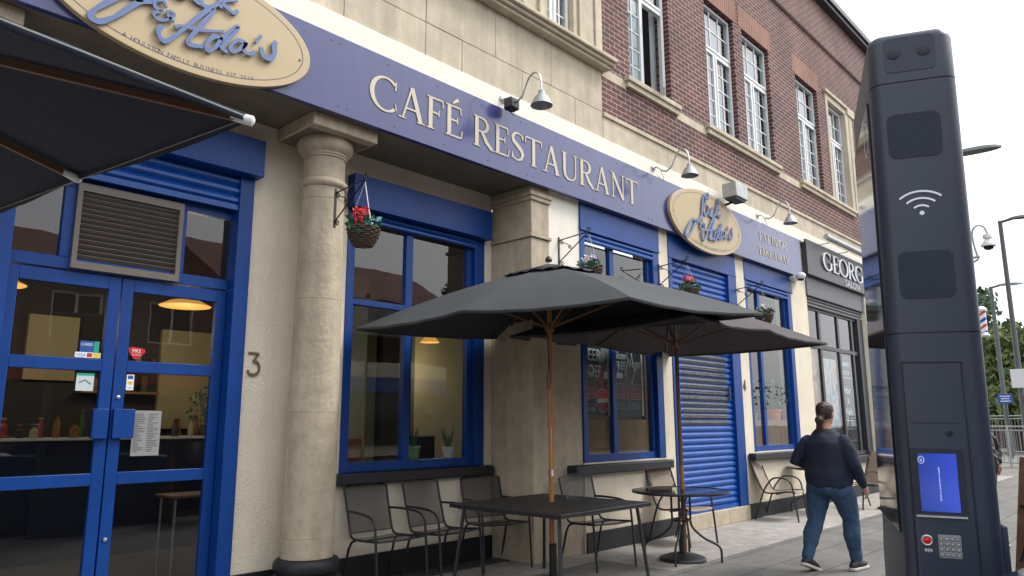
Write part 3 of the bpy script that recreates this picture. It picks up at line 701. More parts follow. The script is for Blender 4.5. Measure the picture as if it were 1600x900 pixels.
# ================================================================== WALL FIXTURES
def gooselamp(x,label,dx=0,flood=False):
    r_=thing('gooseneck_sign_lamp',label,'lamp',(x,YS-.0,4.93),'gooseneck lamps over the fascia')
    m=MB(); P=[(x,YF-.085,4.975),(x,5.2,4.965),(x,5.12,4.90),(x,5.05,4.88),(x,4.97,4.93),(x,4.92,5.02),(x,4.87,5.10),(x,4.80,5.13),(x,4.735,5.09),(x,4.705,5.0),(x,4.70,4.90)]
    P3=[Vector(p) for p in P]; Q=[]
    for i in range(len(P3)-1):
        p0=P3[max(i-1,0)];p1=P3[i];p2=P3[i+1];p3=P3[min(i+2,len(P3)-1)]
        for k in range(4):
            t=k/4; Q.append(.5*((2*p1)+(-p0+p2)*t+(2*p0-5*p1+4*p2-p3)*t*t+(-p0+3*p1-3*p2+p3)*t**3))
    Q.append(P3[-1]); m.tube(Q,.011,8); m.build('gooseneck_arm',M_alu,r_)
    m=MB(); m.lathe([(.045,0),(.045,-.02),(.02,-.03)],(x,YF-.085,4.975),16,axis='y'); m.build('wall_plate',M_alu,r_)
    m=MB(); m.lathe([(.02,.0),(.035,-.01),(.038,-.05),(.055,-.06),(.075,-.085),(.10,-.14),(.115,-.165),(.118,-.175),(.110,-.172),(.07,-.09),(.03,-.06)],(x,4.70,4.90),28); m.build('bell_shade',M_galv,r_)
    m=MB(); m.tube([(x,5.15,4.93),(x+.03,5.12,4.80),(x+.05,5.14,4.76),(x+.02,5.2,4.84)],.004,6); m.build('cable',M_black,r_)
    return r_
l1=gooselamp(5.50,'gooseneck sign lamp above the word restaurant, nearest the oval board on the left')
m=MB(); m.box(5.42,5.56,5.06,5.18,4.80,4.93); m.build('transformer_box',M_black,l1,bevel=.02)
gooselamp(8.55,'gooseneck sign lamp just left of the small oval board')
gooselamp(11.85,'gooseneck sign lamp above the eat in or take away wording')
t=thing('floodlight','square grey floodlight beside the small oval board','floodlight',(10.55,5.1,4.9))
m=MB(); m.box(10.40,10.80,4.93,5.17,4.93,5.16); m.build('housing',M_galv,t,bevel=.01)
m=MB(); m.box(10.43,10.77,4.96,5.14,4.90,4.929); m.build('lens',M_greydark,t)
m=MB(); m.bar((10.6,5.10,4.90),(10.6,5.26,4.87),.03,.03); m.build('bracket',M_black,t)
t=thing('security_camera','small white dome security camera under the end of the violet fascia','camera',(13.35,5.1,4.05))
m=MB(); m.lathe([(0,.06),(.05,.055),(.085,.02),(.09,0),(.085,-.03),(.06,-.06)],(13.25,5.14,4.10),20); m.build('housing',M_white,t)
m=MB(); m.lathe([(.06,-.06),(.045,-.085),(0,-.10)],(13.25,5.14,4.10),20); m.build('lens_dome',M_kioskg,t)
m=MB(); m.box(13.2,13.5,5.16,5.35,4.05,4.12); m.build('mount',M_white,t,bevel=.01)
t=thing('strip_light','grey tubular strip light above the salon fascia','light fitting',(15.8,5.1,4.95))
m=MB(); m.tube([(14.35,5.02,5.02),(18.6,5.02,5.02)],.055,14); m.build('tube_housing',M_galv,t)
for x in (14.55,15.6,17.6):
    m=MB(); m.tube([(x,5.02,5.0),(x,5.05,4.93),(x,5.26,4.93)],.010,6); m.build('bracket',M_alu,t)

# hanging baskets and brackets
def bracket(x,y,z1,ln_,label):
    t=thing('hanging_basket_bracket',label,'bracket',(x,y,z1-.36),'black iron basket brackets')
    m=MB(); m.box(x-.012,x+.012,y-.008,y-.0005,z1-.36,z1); m.build('back_bar',M_black,t)
    m=MB(); m.tube([(x,y-.01,z1-.04),(x,y-ln_,z1-.01)],.007,6); m.tube([(x,y-.01,z1-.30),(x,y-ln_+.02,z1-.02)],.007,6); m.build('arm',M_black,t)
    def scroll(cy,cz,r0,s=1):
        return [(x,y+cy+s*(r0*(1-i/26))*math.cos(i*.42),cz+(r0*(1-i/26))*math.sin(i*.42)) for i in range(22)]
    m=MB(); m.tube(scroll(-.045,z1-.075,.03),.005,5); m.tube(scroll(-.045,z1-.325,.03),.005,5); m.tube(scroll(-ln_+.0,z1+.015,.028),.005,5); m.tube([(x,y-.02,z1-.06),(x,y-.12,z1-.10),(x,y-.17,z1-.13)],.005,5); m.tube(scroll(-.17,z1-.15,.025),.005,5)
    m.build('scroll',M_black,t)
M_wick=mat('wicker',(.085,.055,.035),.8,var=.3,vscale=40)
M_petr=mat('petal_red',(.65,.025,.03),.6,var=.2,vscale=40); M_petw=mat('petal_white',(.75,.72,.74),.6); M_petl=mat('petal_lilac',(.42,.30,.55),.6,var=.2,vscale=40)
M_leaf=mat('leaf_green',(.03,.12,.05),.5,var=.35,vscale=30); M_leafb=mat('leaf_teal',(.06,.28,.26),.5,var=.3,vscale=30)
def blossoms(mb,c,r_,n,rr,flat=.6,size=.02,mi=0):
    for i in range(n):
        v=Vector((rr.gauss(0,1),rr.gauss(0,1),rr.gauss(0,1))).normalized()*r_*rr.random()**.4; p=Vector(c)+Vector((v.x,v.y,v.z*flat))
        nrm=Vector((rr.gauss(0,.5),rr.gauss(0,.5)-.6,rr.gauss(0,.4)+.4)).normalized(); a=nrm.orthogonal().normalized(); b=nrm.cross(a); s=size*rr.uniform(.7,1.3); k=5; a0=rr.random()*6
        cv=mb.bm.verts.new(p)
        ring=[]
        for j in range(10):
            rad=s*(1.0 if j%2==0 else .55); ring.append(mb.bm.verts.new(p+(a*math.cos(a0+j*PI/5)+b*math.sin(a0+j*PI/5))*rad+nrm*s*.35*(1 if j%2==0 else .3)))
        for j in range(10): mb.bm.faces.new([cv,ring[j],ring[(j+1)%10]]).material_index=mi
def leaves(mb,c,r_,n,rr,size=.03,flat=.6,mi=0,droop=0):
    for i in range(n):
        v=Vector((rr.gauss(0,1),rr.gauss(0,1),rr.gauss(0,1))).normalized()*r_*rr.random()**.4; p=Vector(c)+Vector((v.x,v.y,v.z*flat-droop*rr.random()))
        d=(v.normalized()+Vector((rr.gauss(0,.5),rr.gauss(0,.5),rr.gauss(0,.5)))).normalized(); sd=d.orthogonal().normalized(); q=Matrix.Rotation(rr.random()*6,3,d)@sd; s=size*rr.uniform(.6,1.3)
        P=[p,p+d*s*.5+q*s*.35,p+d*s+q*.05*s,p+d*s*.5-q*s*.35]
        mb.quad(P,mi)
def basket(x,y,zt,zb,fl,label,seed,lfm=None):
    rr=random.Random(seed); t=thing('hanging_basket',label,'hanging basket',(x,y,zb-.16),'flower baskets on the shopfront')
    r0=.135; m=MB()
    prof=[(.05,-.155),(.085,-.13),(.115,-.07),(r0,0),(.120,0),(.10,-.06),(.06,-.12)]
    m.lathe(prof,(x,y,zb),24)
    for k in range(9):
        zz=-.145+.018*k; rad=.07+.065*math.sin((k+1)/9.5*PI/2)
        P=[(x+(rad+.006*math.sin(a*9+k*PI))*math.cos(a),y+(rad+.006*math.sin(a*9+k*PI))*math.sin(a),zb+zz) for a in [2*PI*i/40 for i in range(40)]]
        m.tube(P,.0075,5,closed=True)
    m.build('wicker_bowl',M_wick,t)
    m=MB()
    for k in range(3):
        a=2*PI*k/3+.4; A=Vector((x,y,zt)); Bp=Vector((x+.13*math.cos(a),y+.13*math.sin(a),zb)); n=16
        for i in range(n):
            p=A.lerp(Bp,i/n); q=A.lerp(Bp,(i+.85)/n); off=Vector((.003,0,0)) if i%2 else Vector((0,.003,0)); m.tube([p+off,q+off],.0017,4); m.tube([p-off,q-off],.0017,4)
    m.build('chain',M_galv,t)
    m=MB(); leaves(m,(x,y,zb+.055),.135,120,rr,.05,.45,0,.03); leaves(m,(x-.09,y-.02,zb+.01),.07,30,rr,.05,.8,0,.08); leaves(m,(x+.02,y-.08,zb+.05),.06,26,rr,.055,.5,1,.0); m.build('foliage',[M_leaf,lfm or M_leafb],t,recalc=False)
    m=MB(); mats=[]
    for (dx,dy,dz,rad,n,mt) in fl:
        if mt not in mats: mats.append(mt)
        blossoms(m,(x+dx,y+dy,zb+dz),rad,n,rr,.8,.022,mats.index(mt))
    m.build('flowers',mats,t,recalc=False)
bracket(3.54,5.455,3.52,.46,'black iron basket bracket on the round stone column')
basket(3.54,5.01,3.48,3.07,[(-.02,0,.13,.075,60,M_petr),(.08,0,.08,.03,12,M_petr),(-.07,-.02,.07,.05,20,M_petr)],'hanging basket of red geraniums beside the round stone column',1)
bracket(6.56,5.364,3.62,.45,'black iron basket bracket on the cream pier beside the stone pilaster')
basket(6.56,4.91,3.57,3.17,[(-.04,0,.11,.07,30,M_petw),(.03,0,.12,.07,34,M_petl),(.11,0,.03,.06,26,M_petl),(.09,0,.08,.05,14,M_petw)],'hanging basket of white and lilac flowers in front of the second window',2,M_leaf)
bracket(8.73,5.35,3.64,.45,'black iron basket bracket left of the roller shutter')
basket(8.73,4.90,3.55,3.22,[(0,0,.12,.09,60,M_petr),(.08,0,.08,.05,14,M_petw)],'hanging basket of red flowers in front of the blue roller shutter',3)
bracket(11.04,5.35,3.62,.45,'black iron basket bracket right of the roller shutter')
basket(11.04,4.90,3.50,3.12,[(0,0,.10,.10,60,M_petw),(.08,0,.04,.06,14,M_petl)],'hanging basket of white flowers above the umbrella edge near number four',4,M_leaf)

# ---------------- things on the glass -----------------------------
yg=yd+.028
def flat_thing(name,label,cat,x0,x1,z0,z1,y,mtl,extra=None,mats=(),tilt=0):
    m=MB(); m.box(x0,x1,y-.003,y,z0,z1); o=m.build(name,mtl); at_base(o,((x0+x1)/2,y,z0)); tag(o,label,cat)
    if extra:
        q=MB(); extra(q); q.build('print',list(mats),o,recalc=False)
    return o
M_stblue=mat('sticker_blue',(.02,.09,.35),.4); M_stteal=mat('sticker_teal',(.02,.35,.27),.4); M_yel=mat('sticker_yellow',(.7,.55,.05),.4); M_stpale=mat('sticker_pale',(.55,.62,.62),.4); M_paper=mat('paper_grey',(.30,.30,.30),.6)
flat_thing('card_payment_sticker','blue and white card payment sticker on the left door glass','sticker',1.80,1.93,1.95,2.07,yg-.012,M_stblue,lambda q:(q.quad([(1.895,yg-.0165,1.99),(1.93,yg-.0165,1.99),(1.93,yg-.0165,2.07),(1.895,yg-.0165,2.07)],1),text_mesh('CARD',.03,lambda u,v,d:(1.845+u,yg-.0165,2.035+v),q,mi=0)),(M_mark,M_stteal))
flat_thing('visa_sticker','white and yellow VISA strip sticker at the foot of the upper left pane','sticker',1.77,1.945,1.945,1.985,yg-.017,M_mark,lambda q:(text_mesh('VISA',.034,lambda u,v,d:(1.81+u,yg-.0205,1.953+v),q,mi=0),q.quad([(1.85,yg-.0205,1.95),(1.885,yg-.0205,1.95),(1.885,yg-.0205,1.98),(1.85,yg-.0205,1.98)],1),q.quad([(1.89,yg-.0205,1.947),(1.943,yg-.0205,1.947),(1.943,yg-.0205,1.983),(1.89,yg-.0205,1.983)],2)),(M_stblue,M_red,M_yel))
flat_thing('green_sticker','white sticker with a green top edge on the middle left pane','sticker',1.80,1.92,1.70,1.83,yg-.004,M_stpale,lambda q:(q.quad([(1.80,yg-.0075,1.812),(1.92,yg-.0075,1.812),(1.92,yg-.0075,1.83),(1.80,yg-.0075,1.83)],0),ribbon(q,[(1.82,1.76),(1.86,1.78),(1.90,1.75)],[.008]*3,lambda u,v,d:(u,yg-.0072-d,v),0,.0006,1)),(M_stteal,M_letdark))
m=MB(); P=[(2.145,2.03),(2.155,2.0),(2.19,1.955),(2.215,1.96),(2.245,1.985),(2.272,2.015),(2.265,2.035),(2.235,2.045),(2.17,2.05),(2.15,2.045)]
m.prism(P,lambda u,v,d:(u,yg-.004-d,v),0,.002); o=m.build('music_licence_sticker',M_red); at_base(o,(2.2,yg,1.955)); tag(o,'red rounded PRS sticker on the upper right door pane','sticker')
m=MB(); text_mesh('PRS',.042,lambda u,v,d:(2.205+u,yg-.0072,2.005+v),m); text_mesh('for Music',.018,lambda u,v,d:(2.205+u,yg-.0072,1.985+v),m); m.build('print',M_mark,o)
flat_thing('accepted_cards_sticker','narrow white accepted cards sticker on the middle right door pane','sticker',2.150,2.205,1.715,1.835,yg-.004,M_mark,lambda q:(q.quad([(2.158,yg-.0075,1.80),(2.197,yg-.0075,1.80),(2.197,yg-.0075,1.827),(2.158,yg-.0075,1.827)],0),q.quad([(2.160,yg-.0075,1.758),(2.195,yg-.0075,1.758),(2.195,yg-.0075,1.782),(2.160,yg-.0075,1.782)],1),text_mesh('VISA',.017,lambda u,v,d:(2.178+u,yg-.0075,1.727+v),q,mi=0)),(M_stblue,M_yel))
def menu(q):
    rr=random.Random(5)
    for col in range(2):
        for i in range(22):
            x0=2.235+col*.10; L=rr.uniform(.03,.085); z=1.53-i*.0135
            q.quad([(x0,yg-.0075,z),(x0+L,yg-.0075,z),(x0+L,yg-.0075,z+.005),(x0,yg-.0075,z+.005)])
flat_thing('menu_sheet','grey paper menu sheet taped inside the right door','menu',2.225,2.435,1.215,1.56,yg-.004,M_paper,menu,(M_letdark,))
# chalk style posters in the second window
def scrib(q,x,z,w_,h,y,rr,mi=0):
    n=max(3,int(w_/.03)); P=[(x+w_*i/n,z+h*.5+rr.uniform(-.5,.5)*h) for i in range(n+1)]
    ribbon(q,P,[.010]*(n+1),lambda u,v,d:(u,y-d,v),0,.0006,mi)
yp=YF+.112
def post1(q):
    rr=random.Random(8); T=lambda s,size,x,z,sx=1,mi=0: text_mesh(s,size,lambda u,v,d:(x+u*sx,yp-.0045,z+v),q,mi=mi)
    T('BEER',.21,7.29,2.215,.80); T('CIDER',.21,7.29,2.015,.68)
    for i in range(5): ribbon(q,[(7.42+i*.028,2.20),(7.50+i*.03,2.40)],[.008,.008],lambda u,v,d:(u,yp-.0045-d,v),0,.0006,0)
    # red arrow shapes, circle and bar
    q.prism([(7.46,2.14),(7.50,2.13),(7.52,2.0),(7.505,1.86),(7.44,1.88),(7.44,2.0)],lambda u,v,d:(u,yp-.0040-d,v),0,.0005,1)
    q.prism([(7.45,1.60),(7.50,1.60),(7.51,1.50),(7.45,1.50)],lambda u,v,d:(u,yp-.0040-d,v),0,.0005,1)
    q.prism([(7.49+.125*math.cos(2*PI*i/28),1.73+.125*math.sin(2*PI*i/28)) for i in range(28)],lambda u,v,d:(u,yp-.0040-d,v),0,.0010,1)
    q.prism([(7.38,1.70),(7.60,1.71),(7.60,1.76),(7.38,1.75)],lambda u,v,d:(u,yp-.0052-d,v),0,.0005,0)
    ribbon(q,[(7.49+.14*math.cos(2*PI*i/28),1.73+.14*math.sin(2*PI*i/28)) for i in range(29)],[.008]*29,lambda u,v,d:(u,yp-.0052-d,v),0,.0005,0)
    q.prism([(7.53,2.0),(7.615,2.0),(7.615,2.09),(7.53,2.09)],lambda u,v,d:(u,yp-.0046-d,v),0,.0005,0)
    for k in range(7): scrib(q,7.13,1.93-k*.067,.20+rr.random()*.05,.03,yp-.0045,rr,2)
    T('fruity',.10,7.24,1.60,.9)
def frame_poster(x0,x1,z0,z1,label,fn,mats):
    t=thing('chalk_poster',label,'poster',((x0+x1)/2,yp,z0),'chalk posters in the second window')
    m=MB(); m.box(x0,x1,yp-.002,yp+.004,z0,z1); bd=m.build('board',M_blackboard,t)
    m=MB(); m.box(x1,x1+.035,yp-.01,yp+.01,z0,z1+.05); m.box(x0,x1,yp-.01,yp+.01,z1,z1+.05); m.build('pale_edge',M_intwall2,t)
    q=MB(); fn(q); q.build('chalk_writing',mats,t,recalc=False)
M_intwall2=mat('pale_board_edge',(.6,.57,.48),.7); M_chdim=mat('chalk_dim',(.28,.30,.30),.7); M_posred=mat('poster_red',(.42,.03,.04),.6); M_mint=mat('mint',(.35,.68,.55),.6)
frame_poster(7.05,7.60,1.55,2.44,'blackboard poster in the left pane with beer and cider lettering and red arrow signs',post1,[M_chalk,M_posred,M_chdim])
def post2(q):
    rr=random.Random(9); T=lambda s,size,x,z,sx=1,mi=0: text_mesh(s,size,lambda u,v,d:(x+u*sx,yp-.0045,z+v),q,mi=mi)
    T('Gluten',.135,7.89,2.27,.72); T('FREE',.155,7.89,2.13,.72); T('Vegan',.17,8.22,2.17,.75)
    ribbon(q,[(8.05,1.60),(8.05,2.42)],[.006,.006],lambda u,v,d:(u,yp-.0045-d,v),0,.0006,0)
    ribbon(q,smooth_line([(8.14,2.36),(8.20,2.20),(8.24,2.36),(8.16,1.99),(8.11,2.0)],5),[.014]*21,lambda u,v,d:(u,yp-.0047-d,v),0,.0006,0)
    q.prism([(8.26,2.40),(8.30,2.36),(8.33,2.42),(8.29,2.44),(8.26,2.47)],lambda u,v,d:(u,yp-.0046-d,v),0,.0005,1)
    q.prism([(7.80,2.02),(7.93,2.02),(7.93,2.09),(7.80,2.09)],lambda u,v,d:(u,yp-.0046-d,v),0,.0005,0)
    for k in range(12):
        if k%4!=3:
            scrib(q,7.79,1.95-k*.032,.20,.018,yp-.0045,rr,2); scrib(q,8.09,1.95-k*.032,.24,.018,yp-.0045,rr,2)
frame_poster(7.75,8.36,1.55,2.44,'blackboard poster in the right pane with gluten free and vegan columns',post2,[M_chalk,M_mint,M_chdim])
for a,b in ((7.05,7.62),(7.74,8.50),(11.46,11.93),(12.03,12.95)): part(MB().box(a,b,YF+.105,YF+.111,1.09,1.50),'brown_panel',M_board)
# ---------------- pots and plants in the windows -------------------
def pot(x,y,z,r,h,mt,label,plant,seed,name='potted_plant'):
    rr=random.Random(seed); t=thing(name,label,'plant pot',(x,y,z))
    m=MB(); m.lathe([(r*.72,0),(r*.92,h*.82),(r,h*.83),(r,h),(r*.88,h),(r*.8,h*.85)],(x,y,z),20); m.build('pot',mt,t)
    m=MB()
    if plant=='spiky':
        for i in range(40):
            a=rr.random()*6.28; l=rr.uniform(.10,.22); tip=Vector((x+math.cos(a)*l*.45,y+math.sin(a)*l*.45,z+h+l)); b=Vector((x+math.cos(a)*.02,y+math.sin(a)*.02,z+h-.02)); s=Vector((-math.sin(a),math.cos(a),0))*.008
            m.quad([b-s,b+s,tip+s*.2,tip-s*.2])
    else:
        for i in range(6):
            a=rr.random()*6.28; m.tube([(x,y,z+h-.02),(x+.06*math.cos(a),y+.06*math.sin(a),z+h+.15),(x+.13*math.cos(a),y+.13*math.sin(a),z+h+plant*.9)],.004,4)
        leaves(m,(x,y,z+h+plant*.5),plant*.55,int(300*plant)+60,rr,.05,1.0)
    m.build('foliage',M_leaf,t,recalc=False)
M_pgreen=mat('pot_green',(.22,.42,.13),.5); M_pwhite=mat('pot_white',(.6,.6,.58),.5); M_porange=mat('pot_orange',(.9,.20,.01),.5)
zs=1.085
pot(5.10,6.20,zs,.085,.14,M_pgreen,'pale green pot with a spiky plant on the inner sill of the first window','spiky',1)
pot(5.60,6.20,zs,.075,.12,M_pwhite,'white pot on the inner sill of the first window','spiky',2)
pot(12.78,5.62,1.5,.14,.19,M_porange,'orange pot with tall leafy plant in the window near number four',.55,3)
pot(11.98,5.64,1.5,.10,.12,M_pgreen,'bushy green plant in the left pane near number four',.6,4)
pot(4.35,9.42,1.312,.09,.14,M_black2:=mat('pot_black',(.02,.02,.02),.6),'leafy plant in a dark pot on the counter seen through the right door',.45,11)
pot(4.95,9.40,1.312,.09,.12,M_black2,'second leafy plant at the far right of the serving counter',.40,12)
o=MB().box(11.4,13.2,5.50,5.80,1.46,1.5).build('inner_shelf',M_board,B)
def slab_chair(x,y,mt,label):
    t=thing('dining_chair',label,'chair',(x,y,.012),'dining chairs inside the first window')
    m=MB(); m.box(x-.20,x+.20,y-.02,y+.02,.62,1.32); m.build('backrest',mt,t,bevel=.02)
    m=MB(); m.box(x-.20,x+.20,y,y+.4,.44,.5); m.build('seat',mt,t,bevel=.02)
    for a in (-.17,.17):
        for b in (.02,.38):
            m=MB(); m.box(x+a-.02,x+a+.02,y+b-.02,y+b+.02,.012,.44); m.build('leg',mt,t)
M_leather=mat('brown_leather',(.16,.05,.025),.45,var=.2); M_dleather=mat('dark_leather',(.03,.025,.025),.4)
slab_chair(4.50,6.55,M_leather,'brown leather dining chair inside the first window on the left')
slab_chair(5.55,6.60,M_dleather,'dark dining chair inside the first window between the two pots')
# indoor pendants
M_pend=mat('pendant_amber',(.35,.17,.03),.6,emit=(1.0,.46,.09,.38)); M_pendc=mat('pendant_cable',(.02,.02,.02),.5)
for k,(x,y,z,lb) in enumerate([(3.78,9.0,2.88,'amber pendant lamp seen through the right door pane'),(1.80,9.0,2.89,'amber pendant lamp seen at the left edge of the left door'),(6.85,8.0,2.6,'small amber pendant lamp inside the first window')]):
    t=thing('pendant_lamp',lb,'pendant lamp',(x,y,z),'amber pendant lamps indoors'); rad=.30 if k<2 else .14
    m=MB(); m.lathe([(0,.09),(.05,.085),(rad*.6,.06),(rad,0),(rad*.98,-.005),(0,-.002)],(x,y,z),32); m.build('shade',M_pend,t)
    m=MB(); m.tube([(x,y,z+.09),(x,y,3.95)],.005,6); m.build('cord',M_pendc,t)
    ld=bpy.data.lights.new('bulb','POINT'); ld.energy=13 if k<2 else 7; ld.color=(1,.8,.55); ld.shadow_soft_size=.15; lo=bpy.data.objects.new('bulb_light',ld); COL.objects.link(lo); lo.parent=t; lo.location=(0,0,-.34)
rr=random.Random(21)
M_jars=[mat('jar_%s'%n,c,.4) for n,c in (('red',(.20,.025,.02)),('amber',(.16,.08,.025)),('cream',(.28,.24,.17)),('dark',(.03,.025,.025)),('green',(.03,.08,.035)))]
JN=['red','amber','cream','black','green']
for i in range(22):
    x=1.78+i*.125+rr.uniform(-.02,.02); y=9.30+rr.uniform(0,.3); k=rr.randrange(5); hh=rr.uniform(.12,.30); r_=rr.uniform(.03,.05)
    t=thing('counter_jar','one of the jars and bottles in mixed colours standing along the serving counter','jar',(x,y,1.312),'jars and bottles on the serving counter')
    m=MB(); m.lathe([(r_,0),(r_,hh*.65),(r_*.5,hh*.8),(r_*.5,hh)],(x,y,1.312),12); m.build('jar_body',M_jars[k],t)
    m=MB(); m.lathe([(r_*.6,hh),(r_*.6,hh+.02)],(x,y,1.312),12); m.build('cap',M_jars[(k+2)%5],t)
t=thing('back_shelf','dark wooden wall shelf behind the serving counter','shelf',(3.4,10.3,1.8))
for z in (1.85,2.2):
    m=MB(); m.box(3.12,4.05,10.25,10.49,z,z+.03); m.build('shelf_board',M_board,t)
for i in range(9):
    x=3.18+i*.10; z=1.881 if i%2 else 2.231; k=rr.randrange(5); hh=rr.uniform(.12,.22)
    t=thing('snack_box','one of the small coloured packets on the wall shelf behind the counter','packet',(x,10.36,z),'packets on the wall shelf')
    m=MB(); m.box(x-.035,x+.035,10.33,10.39,z,z+hh); m.build('box',M_jars[k],t,bevel=.004); m=MB(); m.box(x-.025,x+.025,10.326,10.3285,z+hh*.3,z+hh*.7); m.build('printed_label',M_jars[(k+1)%5],t)
t=thing('menu_board','dark menu board with chalk lines on the back wall behind the counter','menu board',(1.9,10.4,1.9))
m=MB(); m.box(1.55,2.35,10.45,10.49,1.9,2.6); m.build('board',M_blackboard,t)
q=MB()
for i in range(12): scrib(q,1.62+(i%2)*.37,2.5-(i//2)*.09,.28,.02,10.447,rr)
q.build('chalk_writing',M_chdim,t,recalc=False)
# indoor table seen through the lower right door pane
t=thing('indoor_table','small table with a pale top just inside the right door','table',(3.15,7.4,.012))
m=MB(); m.box(3.0,3.62,7.1,7.5,.775,.80); m.build('table_top',mat('table_oak',(.20,.12,.07),.5),t,bevel=.005)
for a,b in ((3.05,7.14),(3.57,7.14),(3.05,7.46),(3.57,7.46)):
    m=MB(); m.tube([(a,b,.012),(a,b,.76)],.012,8); m.build('leg',M_alu,t)
# posters in the salon window
def art(name,x0,x1,z0,z1,label,mt):
    o=MB().box(x0,x1,YF+.12,YF+.126,z0,z1).build(name,mt); at_base(o,((x0+x1)/2,YF+.085,z0)); tag(o,label,'poster')
def photo_mat(name,stops,seed):
    m=bpy.data.materials.new(name); m.use_nodes=True; t=m.node_tree;N=t.nodes;L=t.links;b=N['Principled BSDF']
    tc=N.new('ShaderNodeTexCoord'); n=N.new('ShaderNodeTexNoise'); n.inputs['Scale'].default_value=2.6; n.inputs['Detail'].default_value=3; n.inputs['Distortion'].default_value=1.5
    mp=N.new('ShaderNodeMapping'); mp.inputs['Location'].default_value=(seed,0,seed*2); mp.inputs['Rotation'].default_value=(0,.6,0); mp.inputs['Scale'].default_value=(1.6,1,.8)
    cr=N.new('ShaderNodeValToRGB'); e=cr.color_ramp.elements
    while len(e)<len(stops): e.new(.5)
    for i,(p,c) in enumerate(stops): e[i].position=p; e[i].color=(*c,1)
    L.new(tc.outputs['Object'],mp.inputs[0]);L.new(mp.outputs[0],n.inputs['Vector']);L.new(n.outputs[0],cr.inputs[0]);L.new(cr.outputs[0],b.inputs['Base Color']); b.inputs['Roughness'].default_value=.3
    return m
art('salon_poster',14.08,14.62,1.35,2.86,'warm brown beauty poster in the leftmost salon pane',photo_mat('ph1',[(.3,(.03,.02,.02)),(.45,(.25,.08,.04)),(.55,(.45,.22,.12)),(.7,(.6,.42,.3))],3))
art('salon_poster',14.9,15.6,1.35,2.72,'pale beauty poster with blue and orange swirls in the middle salon pane',photo_mat('ph2',[(.3,(.5,.5,.52)),(.42,(.45,.2,.1)),(.5,(.65,.6,.58)),(.58,(.06,.25,.4)),(.7,(.5,.16,.07))],7))
def sal(q):
    T=lambda s,size,z: text_mesh(s,size,lambda u,v,d:(16.15+u,YF+.1185,z+v),q)
    T("BARBERS",.13,2.62); T('SALON',.12,2.45); T('Hair',.22,2.05); T('&',.16,1.85); T('Nails',.20,1.62)
    for z in (2.38,1.5): ribbon(q,[(15.85,z),(16.48,z)],[.012,.012],lambda u,v,d:(u,YF+.1185-d,v),0,.0006,0)
    ribbon(q,[(16.47,1.5),(16.47,2.38)],[.012,.012],lambda u,v,d:(u,YF+.1182-d,v),0,.0006,0)
o=MB().box(15.82,16.5,YF+.12,YF+.126,1.3,2.86).build('salon_poster',M_greydark); at_base(o,(16.1,YF+.085,1.3)); tag(o,'dark salon price poster with white hair and nails lettering','poster')
q=MB(); sal(q); q.build('lettering',M_mark,o,recalc=False)

# ================================================================== FURNITURE
def meshmat(name,col,op):
    m=bpy.data.materials.new(name); m.use_nodes=True; t=m.node_tree;N=t.nodes;L=t.links;b=N['Principled BSDF']; b.inputs['Base Color'].default_value=(*col,1); b.inputs['Roughness'].default_value=.5
    out=N['Material Output']; tr=N.new('ShaderNodeBsdfTransparent'); mx=N.new('ShaderNodeMixShader')
    mx.inputs[0].default_value=op
    L.new(tr.outputs[0],mx.inputs[1]); L.new(b.outputs[0],mx.inputs[2]); L.new(mx.outputs[0],out.inputs[0]); return m
M_mesh=meshmat('steel_mesh',(.02,.021,.024),.6)
M_mesht=mat('table_mesh',(.022,.021,.021),.5,bump=.5,bscale=220)
def catmull(P,k=5):
    P=[Vector(p) for p in P]; Q=[]
    for i in range(len(P)-1):
        p0=P[max(i-1,0)];p1=P[i];p2=P[i+1];p3=P[min(i+2,len(P)-1)]
        for j in range(k):
            t=j/k; Q.append(.5*((2*p1)+(-p0+p2)*t+(2*p0-5*p1+4*p2-p3)*t*t+(-p0+3*p1-3*p2+p3)*t**3))
    Q.append(P[-1]); return Q
